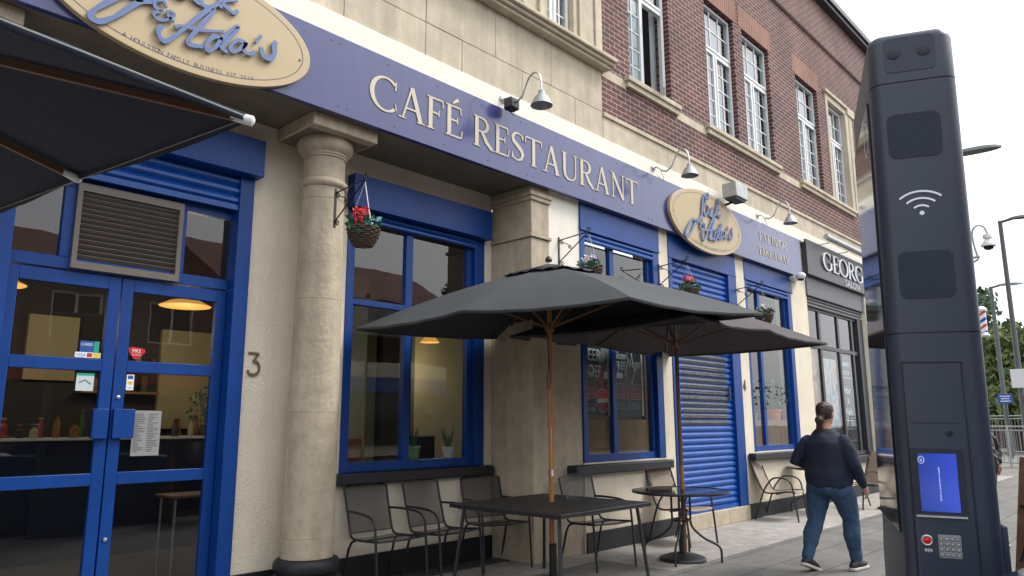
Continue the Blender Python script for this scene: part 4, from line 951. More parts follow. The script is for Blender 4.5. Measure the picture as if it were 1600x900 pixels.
def mesh_chair():
    t=thing('mesh_armchair','','chair',(0,0,0),'metal mesh armchairs'); r=.0115
    for s in (-1,1):
        m=MB(); m.tube([(s*.24,-.335,.875),(s*.237,-.30,.74),(s*.235,-.25,.58),(s*.235,-.225,.49),(s*.238,-.20,.445),(s*.243,-.15,.430),(s*.25,.0,.432),(s*.262,.225,.445)],r,8); m.build('side_frame',M_dkmetal,t,recalc=False)
        m=MB(); m.tube([(s*.245,-.12,.425),(s*.25,-.175,.405),(s*.253,-.21,.35),(s*.262,-.31,0.0)],r,8); m.build('leg',M_dkmetal,t,recalc=False)
        m=MB(); m.tube(catmull([(s*.24,-.275,.665),(s*.262,-.10,.665),(s*.275,.10,.648),(s*.28,.185,.60),(s*.281,.215,.50),(s*.280,.26,0)],4),r,8); m.build('arm_and_front_leg',M_dkmetal,t,recalc=False)
    m=MB()
    for i in range(10):
        for j in range(8):
            def P(a,b):
                u=-1+2*a/10; v=b/8; z=.47+v*.405+(.028*(1-u*u) if v>.9 else 0); y=-.218-.117*v+.012*math.sin(v*PI)-.02*(1-u*u); return (u*.232,y,z)
            m.quad([P(i,j),P(i+1,j),P(i+1,j+1),P(i,j+1)])
    m.build('backrest',M_mesh,t,smooth=True)
    m=MB(); m.tube(catmull([(-.24,-.335,.875),(-.12,-.347,.895),(0,-.352,.903),(.12,-.347,.895),(.24,-.335,.875)],3),.006,6); m.tube([(-.235,-.225,.475),(.235,-.225,.475)],.006,6); m.build('back_rail',M_dkmetal,t,recalc=False)
    m=MB()
    for i in range(8):
        for j in range(8):
            def P(a,b):
                u=-1+2*a/8; v=b/8; return (u*(.236+.02*v),-.19+.42*v,.440-.014*(1-u*u)+(.004*v))
            m.quad([P(i,j),P(i+1,j),P(i+1,j+1),P(i,j+1)])
    m.build('seat',M_mesh,t,smooth=True)
    m=MB(); m.tube([(-.262,.225,.443),(0,.24,.438),(.262,.225,.443)],.008,6); m.tube([(-.25,-.05,.425),(.25,-.05,.425)],.007,6); m.build('seat_frame',M_dkmetal,t,recalc=False)
    return t
M_sling=mat('taupe_sling',(.27,.215,.17),.7,bump=.15,bscale=400,var=.05)
def sling_chair():
    t=thing('sling_armchair','','chair',(0,0,0),'taupe sling armchairs'); r=.0125
    side=[(.245,-.42,.95),(.245,-.405,.94),(.245,-.36,.82),(.245,-.29,.62),(.246,-.22,.46),(.248,-.16,.405),(.25,-.06,.40),(.25,.12,.425),(.25,.24,.43),(.25,.28,.41)]
    for s in (-1,1):
        m=MB(); m.tube(catmull([(s*x,y,z) for x,y,z in side],3),r,8); m.build('side_frame',M_dkmetal,t,recalc=False)
        m=MB(); m.tube(catmull([(s*.262,-.34,0),(s*.262,-.20,.40),(s*.265,-.10,.56),(s*.268,-.02,.625),(s*.27,.12,.625),(s*.27,.215,.57),(s*.268,.25,.43),(s*.265,.30,0)],4),r,8); m.build('arm_and_legs',M_dkmetal,t,recalc=False)
    m=MB(); Q=catmull(side,4); n=len(Q)
    for i in range(n-1):
        for k in range(6):
            def P(a,b):
                u=-1+2*b/6; p=Q[a]; return (u*.243,p.y,p.z-.012*(1-u*u))
            m.quad([P(i,k),P(i+1,k),P(i+1,k+1),P(i,k+1)])
    m.build('sling_seat',M_sling,t,smooth=True,solid=.004)
    m=MB(); m.tube([(-.25,.0,.385),(.25,.0,.385)],.010,6); m.tube([(-.245,-.30,.60),(.245,-.30,.60)],.006,6); m.build('cross_bar',M_dkmetal,t,recalc=False)
    return t
pa=mesh_chair()
for k,(x,y,yaw,lb) in enumerate([(4.32,5.60,180,'black mesh armchair next to the round stone column'),(4.97,5.55,184,'middle black mesh armchair in the row under the first window'),(5.74,5.60,165,'black mesh armchair nearest the stone pilaster, partly behind the square table'),(6.49,4.83,171,'black mesh armchair standing alone between the square table and the round table')]):
    o=pa if k==0 else copy_tree(pa); o.location=(x,y,.002); o.rotation_euler=(0,0,R(yaw)); o['label']=lb
pb=sling_chair()
for k,(x,y,yaw,lb) in enumerate([(8.42,4.95,172,'taupe sling armchair behind the round table with the umbrella'),(11.42,4.98,188,'taupe sling armchair against the cream wall near number four'),(13.85,4.55,60,'taupe sling armchair mostly hidden behind the walking person')]):
    o=pb if k==0 else copy_tree(pb); o.location=(x,y,.002); o.rotation_euler=(0,0,R(yaw)); o['label']=lb
# square table
t=thing('square_table','square black mesh table with the orange wooden umbrella pole through it','table',(5.42,4.53,0)); cx,cy=5.36,4.52; a=.66
m=MB(); m.box(cx-a,cx+a,cy-a,cy+a,.722,.738); m.build('table_top',M_mesht,t,bevel=.006)
m=MB()
for s in (-1,1):
    m.bar((cx-a,cy+s*(a-.02),.712),(cx+a,cy+s*(a-.02),.712),.03,.018); m.bar((cx+s*(a-.02),cy-a+.03,.712),(cx+s*(a-.02),cy+a-.03,.712),.03,.018)
m.tube([(cx-a+.06,cy-a+.06,.70),(cx-.2,cy,.64),(cx-a+.06,cy+a-.06,.70)],.012,8); m.tube([(cx+a-.06,cy-a+.06,.70),(cx+.2,cy,.64),(cx+a-.06,cy+a-.06,.70)],.012,8)
m.build('under_frame',M_dkmetal,t)
for sx_ in (-1,1):
    for sy_ in (-1,1):
        m=MB(); m.tube([(cx+sx_*(a-.10),cy+sy_*(a-.10),.71),(cx+sx_*(a-.03),cy+sy_*(a-.03),0.0)],.016,8); m.build('leg',M_dkmetal,t,recalc=False)
t=thing('glass_ashtray','small clear glass ashtray on the square table','ashtray',(5.62,4.50,.739))
M_clear=glassmat('clear_glass',(.93,.95,.95),rough=.05)
m=MB(); m.lathe([(.035,0),(.05,.0),(.052,.035),(.044,.036),(.040,.010),(0,.009)],(5.66,4.52,.7385),20); m.build('bowl',M_clear,t)
# round table
def round_table(cx,cy,r0,label,h=.73,glass=True,grp='round tables'):
    t=thing('round_table',label,'table',(cx,cy,0),grp)
    m=MB(); m.lathe([(r0-.02,h-.026),(r0,h-.022),(r0+.004,h-.010),(r0,h+.002),(r0-.012,h+.004),(r0-.016,h-.003)],(cx,cy,0),56,caps=False); m.build('rim',M_dkmetal,t)
    m=MB(); m.lathe([(.025,h-.008),(r0-.016,h-.008),(r0-.016,h-.002),(.025,h-.002)],(cx,cy,0),56,caps=False); m.build('glass_top',M_tabglass,t)
    for k in range(4):
        a=R(20+90*k); c_,s_=math.cos(a),math.sin(a)
        P=[(.10,h-.03),(.10,.50),(.10,.40),(.13,.33),(.24,.24),(.36,.185),(.405,.14),(.41,.06),(.41,0)]
        m=MB(); m.tube(catmull([(cx+c_*q,cy+s_*q,z) for q,z in P],3),.0125,8); m.build('leg',M_dkmetal,t,recalc=False)
    m=MB(); m.tube([(cx+.10*math.cos(2*PI*i/24),cy+.10*math.sin(2*PI*i/24),.42) for i in range(24)],.010,6,closed=True); m.tube([(cx+.3*math.cos(2*PI*i/24),cy+.3*math.sin(2*PI*i/24),h-.035) for i in range(24)],.010,6,closed=True); m.build('ring',M_dkmetal,t)
    return t
M_tabglass=mat('smoked_table_glass',(.012,.015,.017),.06,spec=.6,bump=.02,bscale=30)
round_table(7.34,4.34,.52,'round black table with a smoked glass top under the second umbrella')
round_table(12.62,4.90,.45,'round glass topped table behind the walking person')
def umb_base(cx,cy,label,r0=.25):
    t=thing('umbrella_base',label,'umbrella base',(cx,cy,0),'umbrella bases')
    m=MB(); m.lathe([(r0,0),(r0,.015),(r0*.95,.035),(r0*.6,.065),(r0*.2,.085),(.045,.09)],(cx,cy,.002),40); m.build('dome',M_black,t)
    m=MB(); m.lathe([(.036,.085),(.036,.36),(.028,.37)],(cx,cy,0),20); m.build('tube',M_black,t)
umb_base(5.43,4.56,'black domed umbrella base under the square table')
umb_base(7.34,4.34,'black domed umbrella base under the round table')
umb_base(13.9,4.15,'black domed umbrella base standing beyond the walking person',.22)
t=bpy.data.objects.new('x',None); bpy.data.objects.remove(t)

def umbrella(name,label,cx,cy,hx,hy,ze,za,canvas,pole_bottom,hubz,mids,pole_mat,vent=True,ends=False,scallop=.05,arch=.05,coff=(0,0),abs_tips=None):
    t=thing(name,label,'umbrella',(cx,cy,pole_bottom),'rectangular cafe umbrellas')
    # rib tips in order round the canopy
    tips=[(-hx,-hy),(hx,-hy),(hx,hy),(-hx,hy)]
    if 'y' in mids: tips=[(-hx,-hy),(hx,-hy),(hx,0),(hx,hy),(-hx,hy),(-hx,0)]
    if 'x' in mids: tips=[(-hx,-hy),(0,-hy),(hx,-hy),(hx,hy),(0,hy),(-hx,hy)]
    if 'xy' in mids: tips=[(-hx,-hy),(0,-hy),(hx,-hy),(hx,0),(hx,hy),(0,hy),(-hx,hy),(-hx,0)]
    tipv=[Vector((cx+x+coff[0],cy+y+coff[1],ze+(0.02 if (x==0 or y==0) else 0))) for x,y in tips]; ap=Vector((cx,cy,za))
    if abs_tips: tipv=[Vector(p) for p in abs_tips]
    def ribp(v,s):  # slightly arched rib
        p=ap.lerp(v,s); p.z+=arch*math.sin(PI*s); return p
    m=MB(); N1,N2=14,12; cache={}
    n=len(tipv)
    for k in range(n):
        A,Bv=tipv[k],tipv[(k+1)%n]; L_=(A-Bv).length
        def P(i,j):
            s=i/N1; q=j/N2; a=ribp(A,s); b=ribp(Bv,s); p=a.lerp(b,q); bel=4*q*(1-q)
            p.z-=.035*bel*s*(L_/2.2)-.004*math.sin(q*23+k*2)*math.sin(s*7+k)*bel; 
            inward=(Vector((cx,cy,p.z))-p); 
            if s>0: p+=inward.normalized()*scallop*bel*s**3*(L_/2.2)
            return p
        for i in range(N1):
            for j in range(N2):
                if i==0: m.bm.faces.new([m.bm.verts.new(P(0,0)),m.bm.verts.new(P(1,j)),m.bm.verts.new(P(1,j+1))])
                else: m.quad([P(i,j),P(i+1,j),P(i+1,j+1),P(i,j+1)])
        # small hem
        for j in range(N2):
            a,b=P(N1,j),P(N1,j+1); m.quad([a,b,b+Vector((0,0,-.025)),a+Vector((0,0,-.025))])
    bmesh.ops.remove_doubles(m.bm,verts=m.bm.verts,dist=.0005)
    cn=m.build('canopy',canvas,t,smooth=True,solid=.003)
    if vent:
        m=MB(); 
        for k in range(n):
            A,Bv=tipv[k],tipv[(k+1)%n]
            for j in range(8):
                def P(s,j):
                    q=j/8; p=ribp(A,s).lerp(ribp(Bv,s),q); p.z+=.030+(.010*math.sin(j*PI/1.6+k) if s>.1 else 0)-.03*s; return p
                m.quad([P(0.001,j),P(0.001,j+1),P(.24,j+1),P(.24,j)])
        bmesh.ops.remove_doubles(m.bm,verts=m.bm.verts,dist=.0005)
        m.build('vent_cap',canvas,cn,smooth=True,solid=.003)
        m=MB(); m.lathe([(0.03,0),(.035,.02),(.02,.05),(0,.06)],(cx,cy,za+.05),14); m.build('finial',M_black,t)
    hub=Vector((cx,cy,hubz)); 
    for v in tipv:
        m=MB(); P=[ribp(v,s)-Vector((0,0,.022)) for s in (.02,.25,.5,.75,.985)]
        for a,b in zip(P,P[1:]): m.bar(a,b,.016,.022)
        rb=m.build('rib',M_woodd,t)
        m=MB(); m.bar(hub+(Vector((v.x,v.y,hubz))-hub).normalized()*.03,ribp(v,.5)-Vector((0,0,.036)),.014,.018); m.build('strut',M_woodd,rb)
        if ends:
            d=(v-ap).normalized(); e=v-Vector((0,0,.02)); m=MB(); m.tube([e-d*.055,e-d*.02,e+d*.012,e+d*.018],[.013,.017,.017,.008],12); m.build('rib_end_cap',M_white,rb)
    m=MB(); m.lathe([(.023,pole_bottom),(.023,za-.01)],(cx,cy,0),20); m.build('pole',pole_mat,t)
    m=MB(); m.lathe([(.03,hubz-.05),(.05,hubz-.03),(.05,hubz+.02),(.03,hubz+.04)],(cx,cy,0),20); m.build('hub',M_woodd,t)
    return t
u1=umbrella('cafe_umbrella','large charcoal umbrella over the square table with an orange wooden pole',5.43,4.57,1.15,1.53,2.42,2.97,M_canvas,.10,2.37,'y',M_wood,abs_tips=[(4.38,2.93,2.345),(6.46,2.88,2.445),(6.42,4.50,2.47),(6.20,5.90,2.45),(4.12,5.89,2.36),(4.22,4.52,2.40)])
m=MB()
for s in (-1,1): m.tube([(5.43+s*.012,4.57-.02,1.02),(5.43+s*.012,4.57-.02,1.42)],.006,6)
m.build('brass_rod',M_brass,u1)
m=MB(); m.lathe([(.030,.96),(.031,1.02),(.024,1.025)],(5.43,4.57,0),16); m.lathe([(.024,1.41),(.031,1.415),(.030,1.48)],(5.43,4.57,0),16); m.build('pole_joint',M_wood,u1)
m=MB(); m.box(5.43-.04,5.43-.015,4.53,4.535,.97,1.03) ; m.build('tag',M_mark,u1)
m=MB(); m.tube(catmull([(5.40,4.56,2.30),(5.36,4.53,2.0),(5.34,4.53,1.83),(5.37,4.54,1.78),(5.41,4.55,1.84),(5.40,4.56,2.1)],5),.004,5); m.build('pull_cord',M_black,u1,recalc=False)
u2=umbrella('cafe_umbrella','brown black umbrella over the round table, further along the shopfront',7.34,4.31,1.58,1.10,2.385,2.83,M_canvas2,.10,2.34,'x',M_woodpole2:=mat('weathered_pole',(.16,.09,.055),.6,var=.1,vscale=10),vent=False,scallop=.07)
m=MB(); m.tube([(7.31,4.29,2.60),(7.30,4.28,2.30)],.004,5); m.build('pull_cord',M_chalk,u2,recalc=False)
m=MB(); m.lathe([(.0235,.75),(.0235,1.0)],(7.34,4.31,0),16); m.build('pole_foot',M_wood,u2)
u3=umbrella('cafe_umbrella','navy umbrella in the top left corner with white rib ends',-.07,3.20,1.11,1.09,2.42,2.70,M_canvasn,.02,2.37,'xy',M_wood,ends=True,vent=False,scallop=.0,arch=.0)
m=MB(); m.tube([(1.04,2.11,2.408),(-1.18,2.11,2.408)],.0035,6); m.tube([(1.04,2.11,2.408),(1.04,4.29,2.408)],.003,6); m.build('hem_light_catch',M_chdim,u3,recalc=False)  # added pale tubes imitate light caught along the canopy edges
pv=Vector((1.04,2.11,0)); u3.matrix_world=Matrix.Translation(pv)@Matrix.Rotation(R(9),4,'Z')@Matrix.Translation(-pv)@Matrix.Translation(u3.location)
umb_base(-.07,3.20,'black umbrella base outside the picture on the left')

# ================================================================== KIOSK (local frame: front faces -Y, x to the right, then the root is turned)
def rrect(x0,x1,z0,z1,r,n=5):
    P=[]
    for cx,cz,a0 in ((x1-r,z0+r,-90),(x1-r,z1-r,0),(x0+r,z1-r,90),(x0+r,z0+r,180)):
        for i in range(n+1):
            a=R(a0+90*i/n); P.append((cx+r*math.cos(a),cz+r*math.sin(a)))
    return P
def kiosk():
    t=thing('internet_kiosk','tall blue black street internet kiosk with a lit blue screen, keypad and wifi symbol','kiosk',(0,0,0))
    W_,D_=.152,.90
    def loop(z,w,d0,d1,r):
        return [(x,y,z) for x,y in [(px,py) for px,py in rrect(-w,w,d0,d1,r,6)]]
    def body(zs,name,mt,par=t):
        m=MB(); prev=None
        for z,w,d0,d1,r in zs:
            ring=[m.bm.verts.new(p) for p in loop(z,w,d0,d1,r)]
            if prev:
                for i in range(len(ring)): 
                    f=m.bm.faces.new([prev[i],prev[(i+1)%len(ring)],ring[(i+1)%len(ring)],ring[i]]); f.smooth=True
            else: m.bm.faces.new(ring[::-1])
            prev=ring
        m.bm.faces.new(prev); return m.build(name,mt,par,bevel=0)
    body([(0.0,.160,-.006,.87,.05),(.90,.157,-.004,.865,.05),(1.0,.153,0,.86,.05),(1.775,.153,0,.86,.05)],'lower_housing',M_kiosk)
    body([(1.779,.153,0,.86,.05),(2.766,.152,0,.86,.05)],'upper_housing',M_kiosk)
    body([(1.7745,.145,.004,.856,.05),(1.7795,.145,.004,.856,.05)],'shadow_gap',M_black)
    body([(2.7655,.144,.004,.856,.05),(2.7705,.144,.004,.856,.05)],'shadow_gap',M_black)
    body([(2.770,.152,0,.86,.05),(2.94,.151,0,.86,.05),(2.965,.143,.005,.855,.048),(2.98,.131,.02,.84,.04)],'head_unit',M_kiosk)
    fn=lambda u,v,d:(u,-d,v)
    def pl(name,poly,d0,d1,mt,par=t):
        m=MB(); m.prism(poly,fn,d0,d1); return m.build(name,mt,par)
    w1=pl('camera_window',rrect(-.095,.085,2.81,2.955,.022),-.01,.0022,M_kioskd)
    for x in (-.06,.045):
        m=MB(); m.lathe([(.024,0),(.024,-.003),(.014,-.005),(0,-.0055)],(x,-.0022,2.89),20,axis='y'); m.build('lens',M_kioskd2,w1)
    for k,(z0,z1) in enumerate(((2.455,2.635),(1.905,2.085))):
        pl('speaker_panel',rrect(-.105,.080,z0,z1,.028),-.01,.0022,M_kioskmesh)
    m=MB()
    for r_ in (.035,.068,.100):
        P=[(-.010+r_*math.sin(R(a)),2.232-.0+r_*math.cos(R(a))*.86) for a in range(-46,47,6)]
        ribbon(m,P,[.0072]*len(P),fn,.0005,.0022)
    m.prism([(-.010+.0085*math.cos(2*PI*i/18),2.232+.0085*math.sin(2*PI*i/18)) for i in range(18)],fn,.0005,.0022)
    m.build('wifi_symbol',M_mark,t)
    # hatch outline
    m=MB(); x0,x1,z0,z1=-.125,.075,.85,1.672
    for a,b,c,d in ((x0,x1,z1-.006,z1),(x0,x0+.005,z0,z1-.006),(x1-.005,x1,z0,z1-.006)): m.box(a,b,-.004,.001,c,d)
    m.build('hatch_rim',M_kioskd2,t,bevel=.0015)
    pl('hatch_panel',rrect(-.105,.055,1.40,1.46,.002),-.01,.0008,M_kioskd) if False else None
    m=MB(); m.box(-.105,.055,-.0015,.002,1.448,1.4505); m.build('panel_seam',M_black,t)
    m=MB(); m.lathe([(.012,0),(.012,-.004),(.007,-.005),(.006,-.002),(0,-.002)],(.014,-.0,1.415),18,axis='y'); m.build('hatch_lock',M_kioskd2,t)
    bz=pl('screen_bezel',rrect(-.118,.052,1.128,1.358,.006),-.01,.002,M_kioskd2)
    m=MB(); m.quad([(-.094,-.0032,1.139),(.028,-.0032,1.139),(.028,-.0032,1.341),(-.094,-.0032,1.341)]); sc=m.build('screen',M_screen,bz)
    m=MB(); 
    text_mesh('Tap here to connect with an accessible',.0075,lambda u,v,d:(-.028-v,-.0040,1.235+u),m)
    text_mesh('BT',.010,lambda u,v,d:(-.080-v,-.0040,1.318+u),m)
    ribbon(m,[(-.0835+.0095*math.cos(2*PI*i/24),1.318+.0125*math.sin(2*PI*i/24)) for i in range(25)],[.0013]*25,lambda u,v,d:(u,-.0036-d,v),0,.0004)
    m.build('screen_text',M_screentext,sc,recalc=False)
    m=MB(); m.box(-.112,.046,-.012,.002,1.120,1.1265); m.build('shelf_lip',M_alu,t)
    m=MB(); m.lathe([(.019,0),(.019,-.004),(.016,-.006),(.012,-.004)],(-.085,0,1.04),24,axis='y',caps=False); m.build('button_ring',M_alu,t)
    m=MB(); m.lathe([(.012,-.003),(.011,-.007),(0,-.009)],(-.085,0,1.04),20,axis='y'); m.build('emergency_button',mat('button_red',(.6,.01,.015),.3),t)
    m=MB(); text_mesh('999',.017,lambda u,v,d:(-.083+u,-.0014,1.0+v),m); m.build('number_label',M_mark,t,recalc=False)
    kp=pl('keypad',rrect(-.050,.020,.984,1.062,.003),-.005,.003,M_galvd)
    for r_ in range(4):
        for c_ in range(4):
            x=-.041+c_*.0173; z=.994+r_*.0178
            m=MB(); m.box(x-.0048,x+.0048,-.0055,-.0032,z-.0045,z+.0045); k_=m.build('key',M_alu,kp,bevel=.001)
            m=MB(); m.box(x-.0062,x+.0062,-.0036,-.0031,z-.006,z+.006); m.build('key_gap',M_black,kp)
    # big display panels on both wide sides
    for s in (-1,1):
        m=MB(); y0,y1,z0,z1=.055,.86,1.00,2.50
        X0,X1=(s*.140,s*.1605)
        m.box(min(X0,X1),max(X0,X1),.10,.80,1.05,2.74); m.build('side_display',M_kioskg,t,bevel=.004)
        m=MB(); P=[(.22+.07*math.cos(2*PI*i/32),2.62+.07*math.sin(2*PI*i/32)) for i in range(33)]
        ribbon(m,P,[.004]*33,lambda u,v,d:(s*(.1608+d),u,v),0,.0006); m.build('ring_logo',M_mark,t)
    m=MB(); m.box(.150,.176,.05,.80,.80,1.10); m.build('side_box',M_kioskd,t,bevel=.01)
    return t
M_kioskd2=mat('kiosk_recess',(.008,.012,.022),.5)
M_kioskmesh=mat('kiosk_mesh',(.016,.028,.060),.5,bump=.9,bscale=420,var=.25,vscale=260)
M_galvd=mat('keypad_steel',(.33,.34,.36),.45,metal=.5)
def screenmat():
    m=bpy.data.materials.new('lit_screen'); m.use_nodes=True; t=m.node_tree;N=t.nodes;L=t.links;b=N['Principled BSDF']; b.inputs['Base Color'].default_value=(.01,.01,.03,1); b.inputs['Roughness'].default_value=.15
    tc=N.new('ShaderNodeTexCoord'); sp=N.new('ShaderNodeSeparateXYZ'); mr=N.new('ShaderNodeMapRange'); mr.inputs['From Min'].default_value=-.094; mr.inputs['From Max'].default_value=.028
    cr=N.new('ShaderNodeValToRGB'); cr.color_ramp.elements[0].color=(.015,.045,.33,1); cr.color_ramp.elements[1].color=(.03,.08,.62,1)
    L.new(tc.outputs['Object'],sp.inputs[0]);L.new(sp.outputs[0],mr.inputs[0]);L.new(mr.outputs[0],cr.inputs[0]);L.new(cr.outputs[0],b.inputs['Emission Color']); b.inputs['Emission Strength'].default_value=.5; return m
M_screen=screenmat(); M_screentext=mat('screen_text',(.5,.55,.7),.5,emit=(.6,.65,.9,.5))
k=kiosk(); k.location=(3.03-.025*.405,.70+.025*.914,0); k.rotation_euler=(0,0,R(-66)); 
k.rotation_mode='ZYX' if False else 'XYZ'
k.matrix_world=Matrix.Translation(k.location)@Matrix.Rotation(R(-68),4,'Z')@Matrix.Rotation(R(.9),4,'Y')

# ================================================================== PEOPLE
def ell_loft(mb,rings,n=20):   # rings: (center, rx, ry, rotz) in horizontal planes
    prev=None
    for c,rx,ry in rings:
        ring=[mb.bm.verts.new((c[0]+rx*math.cos(2*PI*i/n),c[1]+ry*math.sin(2*PI*i/n),c[2])) for i in range(n)]
        if prev:
            for i in range(n): mb.bm.faces.new([prev[i],prev[(i+1)%n],ring[(i+1)%n],ring[i]])
        else: mb.bm.faces.new(ring[::-1])
        prev=ring
    mb.bm.faces.new(prev)
def capsule(mb,pts,rs,n=12):
    P=[Vector(p) for p in pts]; 
    d0=(P[0]-P[1]).normalized(); d1=(P[-1]-P[-2]).normalized()
    PP=[P[0]+d0*rs[0]*.9,P[0]+d0*rs[0]*.6]+P+[P[-1]+d1*rs[-1]*.6,P[-1]+d1*rs[-1]*.9]; RR=[rs[0]*.35,rs[0]*.8]+list(rs)+[rs[-1]*.8,rs[-1]*.35]
    mb.tube(PP,RR,n)
def remesh(o,vox,smooth=6,disp=None):
    md=o.modifiers.new('r','REMESH'); md.mode='VOXEL'; md.voxel_size=vox; md.use_smooth_shade=True
    sm=o.modifiers.new('s','SMOOTH'); sm.factor=.5; sm.iterations=smooth
    if disp:
        tx=bpy.data.textures.new('fold','CLOUDS'); tx.noise_scale=disp[1]; tx.noise_depth=2
        dm=o.modifiers.new('d','DISPLACE'); dm.texture=tx; dm.strength=disp[0]; dm.mid_level=.5; dm.texture_coords='LOCAL'
    dg=bpy.context.evaluated_depsgraph_get(); me=bpy.data.meshes.new_from_object(o.evaluated_get(dg)); 
    for mt in o.data.materials:
        if mt.name not in [x.name for x in me.materials if x]: me.materials.append(mt)
    o.modifiers.clear(); o.data=me
M_skin=mat('skin',(.46,.24,.17),.55,var=.06,vscale=20); M_hair=mat('dark_brown_hair',(.035,.016,.011),.5,bump=.6,bscale=90)
M_navy=mat('navy_jumper',(.008,.014,.035),.85,bump=.3,bscale=120,var=.15,vscale=6)
M_denim=mat('blue_denim',(.026,.065,.135),.8,bump=.3,bscale=200,var=.28,vscale=7)
M_shoe=mat('black_trainer',(.012,.012,.014),.6); M_sole=mat('pale_sole',(.5,.47,.42),.6); M_jacket=mat('black_padded_jacket',(.012,.012,.014),.4)
def person(name_label,loc,yaw,top,legs,h=1.66,stout=1.0,ponytail=True,stride=.30,fat=1.0,rightarm=None,leftarm=None,padded=False):
    t=thing('person',name_label,'person',(0,0,0))
    st=stout
    hipz,shz=.86,1.33
    # joints; local +Y forward, +X right
    hR=Vector((.10*st,0,hipz)); hL=Vector((-.10*st,0,hipz))
    aR=Vector((.11*st,stride*.55,.115)); aL=Vector((-.13*st,-stride*.75,.15))
    kR=Vector((.115*st,stride*.42,.49)); kL=Vector((-.12*st,-stride*.20,.48))
    shR=Vector((.175*st,0,shz-.055)); shL=Vector((-.175*st,0,shz-.055))
    eR,wR=rightarm or (Vector((.30*st,-.06,1.06)),Vector((.33*st,.06,.84)))
    eL,wL=leftarm or (Vector((-.31*st,-.08,1.07)),Vector((-.20*st,.12,.92)))
    # ---- body: one continuous skin mesh (head, neck, trunk, limbs, hands)
    m=MB()
    hc=Vector((0,.035,1.535))
    prof=[(.02,-.125),(.045,-.115),(.062,-.085),(.073,-.045),(.080,0),(.082,.04),(.074,.08),(.05,.11),(.02,.122)]
    m.lathe(prof,hc,20,sx=.93,sy=1.13)
    capsule(m,[hc+Vector((0,.085,-.012)),hc+Vector((0,.108,-.035))],[.011,.014])           # nose
    for s in (-1,1): capsule(m,[hc+Vector((s*.078,-.005,.012)),hc+Vector((s*.082,-.01,-.022))],[.014,.011])  # ears
    capsule(m,[hc+Vector((-.02,.083,-.066)),hc+Vector((.02,.083,-.066))],[.009,.009])      # lips
    capsule(m,[(0,.0,1.30),(0,.005,1.38),(0,.018,1.44)],[.065,.056,.055])                  # neck
    ell_loft(m,[((0,0,.80),.12*st,.09*fat),((0,0,1.0),.12*st,.09*fat),((0,0,1.25),.15*st,.09*fat),((0,0,1.33),.12*st,.07),((0,0,1.37),.05,.05)])
    for h_,k_,a_ in ((hR,kR,aR),(hL,kL,aL)): capsule(m,[h_,h_.lerp(k_,.5),k_,k_.lerp(a_,.35),a_-Vector((0,0,.0))],[.075,.068,.05,.05,.036])
    for a_ in (aR,aL): capsule(m,[a_+Vector((0,-.03,-.06)),a_+Vector((0,.12,-.075))],[.03,.025])
    for s,sh,e,w_ in ((1,shR,eR,wR),(-1,shL,eL,wL)):
        capsule(m,[sh,e,w_],[.045,.036,.026])
        d=(w_-e).normalized(); side=Vector((0,1,0)); side=(side-d*side.dot(d)).normalized(); nrm=d.cross(side)*s
        pc=w_+d*.05; capsule(m,[w_,w_+d*.03,w_+d*.085],[.026,.030,.026])
        for q in range(4):
            o_=side*(.030-.019*q); L1=[.034,.038,.036,.028][q]; b0=w_+d*.085+o_; inn=-nrm
            capsule(m,[b0-d*.03,b0,b0+d*L1+inn*.006,b0+d*(L1*1.5)+inn*.020,b0+d*(L1*1.75)+inn*.036],[.0095,.0092,.0085,.008,.007],8)
        b0=w_+d*.025+side*.024; capsule(m,[b0,b0+side*.020+d*.026,b0+side*.022+d*.052+(-nrm)*.012],[.012,.0105,.008],8)
    bd=m.build('body',M_skin,t,offset=False); remesh(bd,.0065,3)
    # ---- jumper
    m=MB()
    R_=lambda z,rx,ry,dy=0:((0,dy,z),rx*st,ry*fat)
    ell_loft(m,[R_(.79,.185,.150,-.01),R_(.84,.205,.172,-.01),R_(.92,.215,.178,0),R_(1.02,.208,.165,.01),R_(1.14,.205,.155,.0),R_(1.25,.190,.140,-.01),R_(1.31,.150,.115,-.01),R_(1.36,.115,.085,0),R_(1.395,.075,.07,.005)],28)
    for sh,e,w_ in ((shR,eR,wR),(shL,eL,wL)): capsule(m,[sh*1.0-Vector((0,0,.015)),sh.lerp(e,.5),e,e.lerp(w_,.5),w_-(w_-e).normalized()*.01],[.070*fat**.5,.072*fat**.5,.062,.054,.040])
    jp=m.build('jacket' if padded else 'jumper',top,t,offset=False); remesh(jp,.011,7,(.026,.15) if not padded else (.03,.05))
    # ---- trousers
    m=MB()
    ell_loft(m,[R_(.74,.155,.135),R_(.80,.180,.160,-.015),R_(.88,.190,.165,-.01),R_(.96,.180,.150,0)],24)
    for h_,k_,a_,s in ((hR,kR,aR,1),(hL,kL,aL,-1)):
        capsule(m,[h_+Vector((0,-.01,-.06)),h_.lerp(k_,.5)+Vector((0,0,0)),k_,k_.lerp(a_,.4)+Vector((0,-.02,0)),k_.lerp(a_,.8),a_+Vector((0,0,.0))],[.112*fat**.4*st**.3,.105*fat**.4,.078*fat**.3,.080*fat**.3,.062,.060])
    tr=m.build('jeans',legs,t,offset=False); remesh(tr,.011,5,(.022,.09))
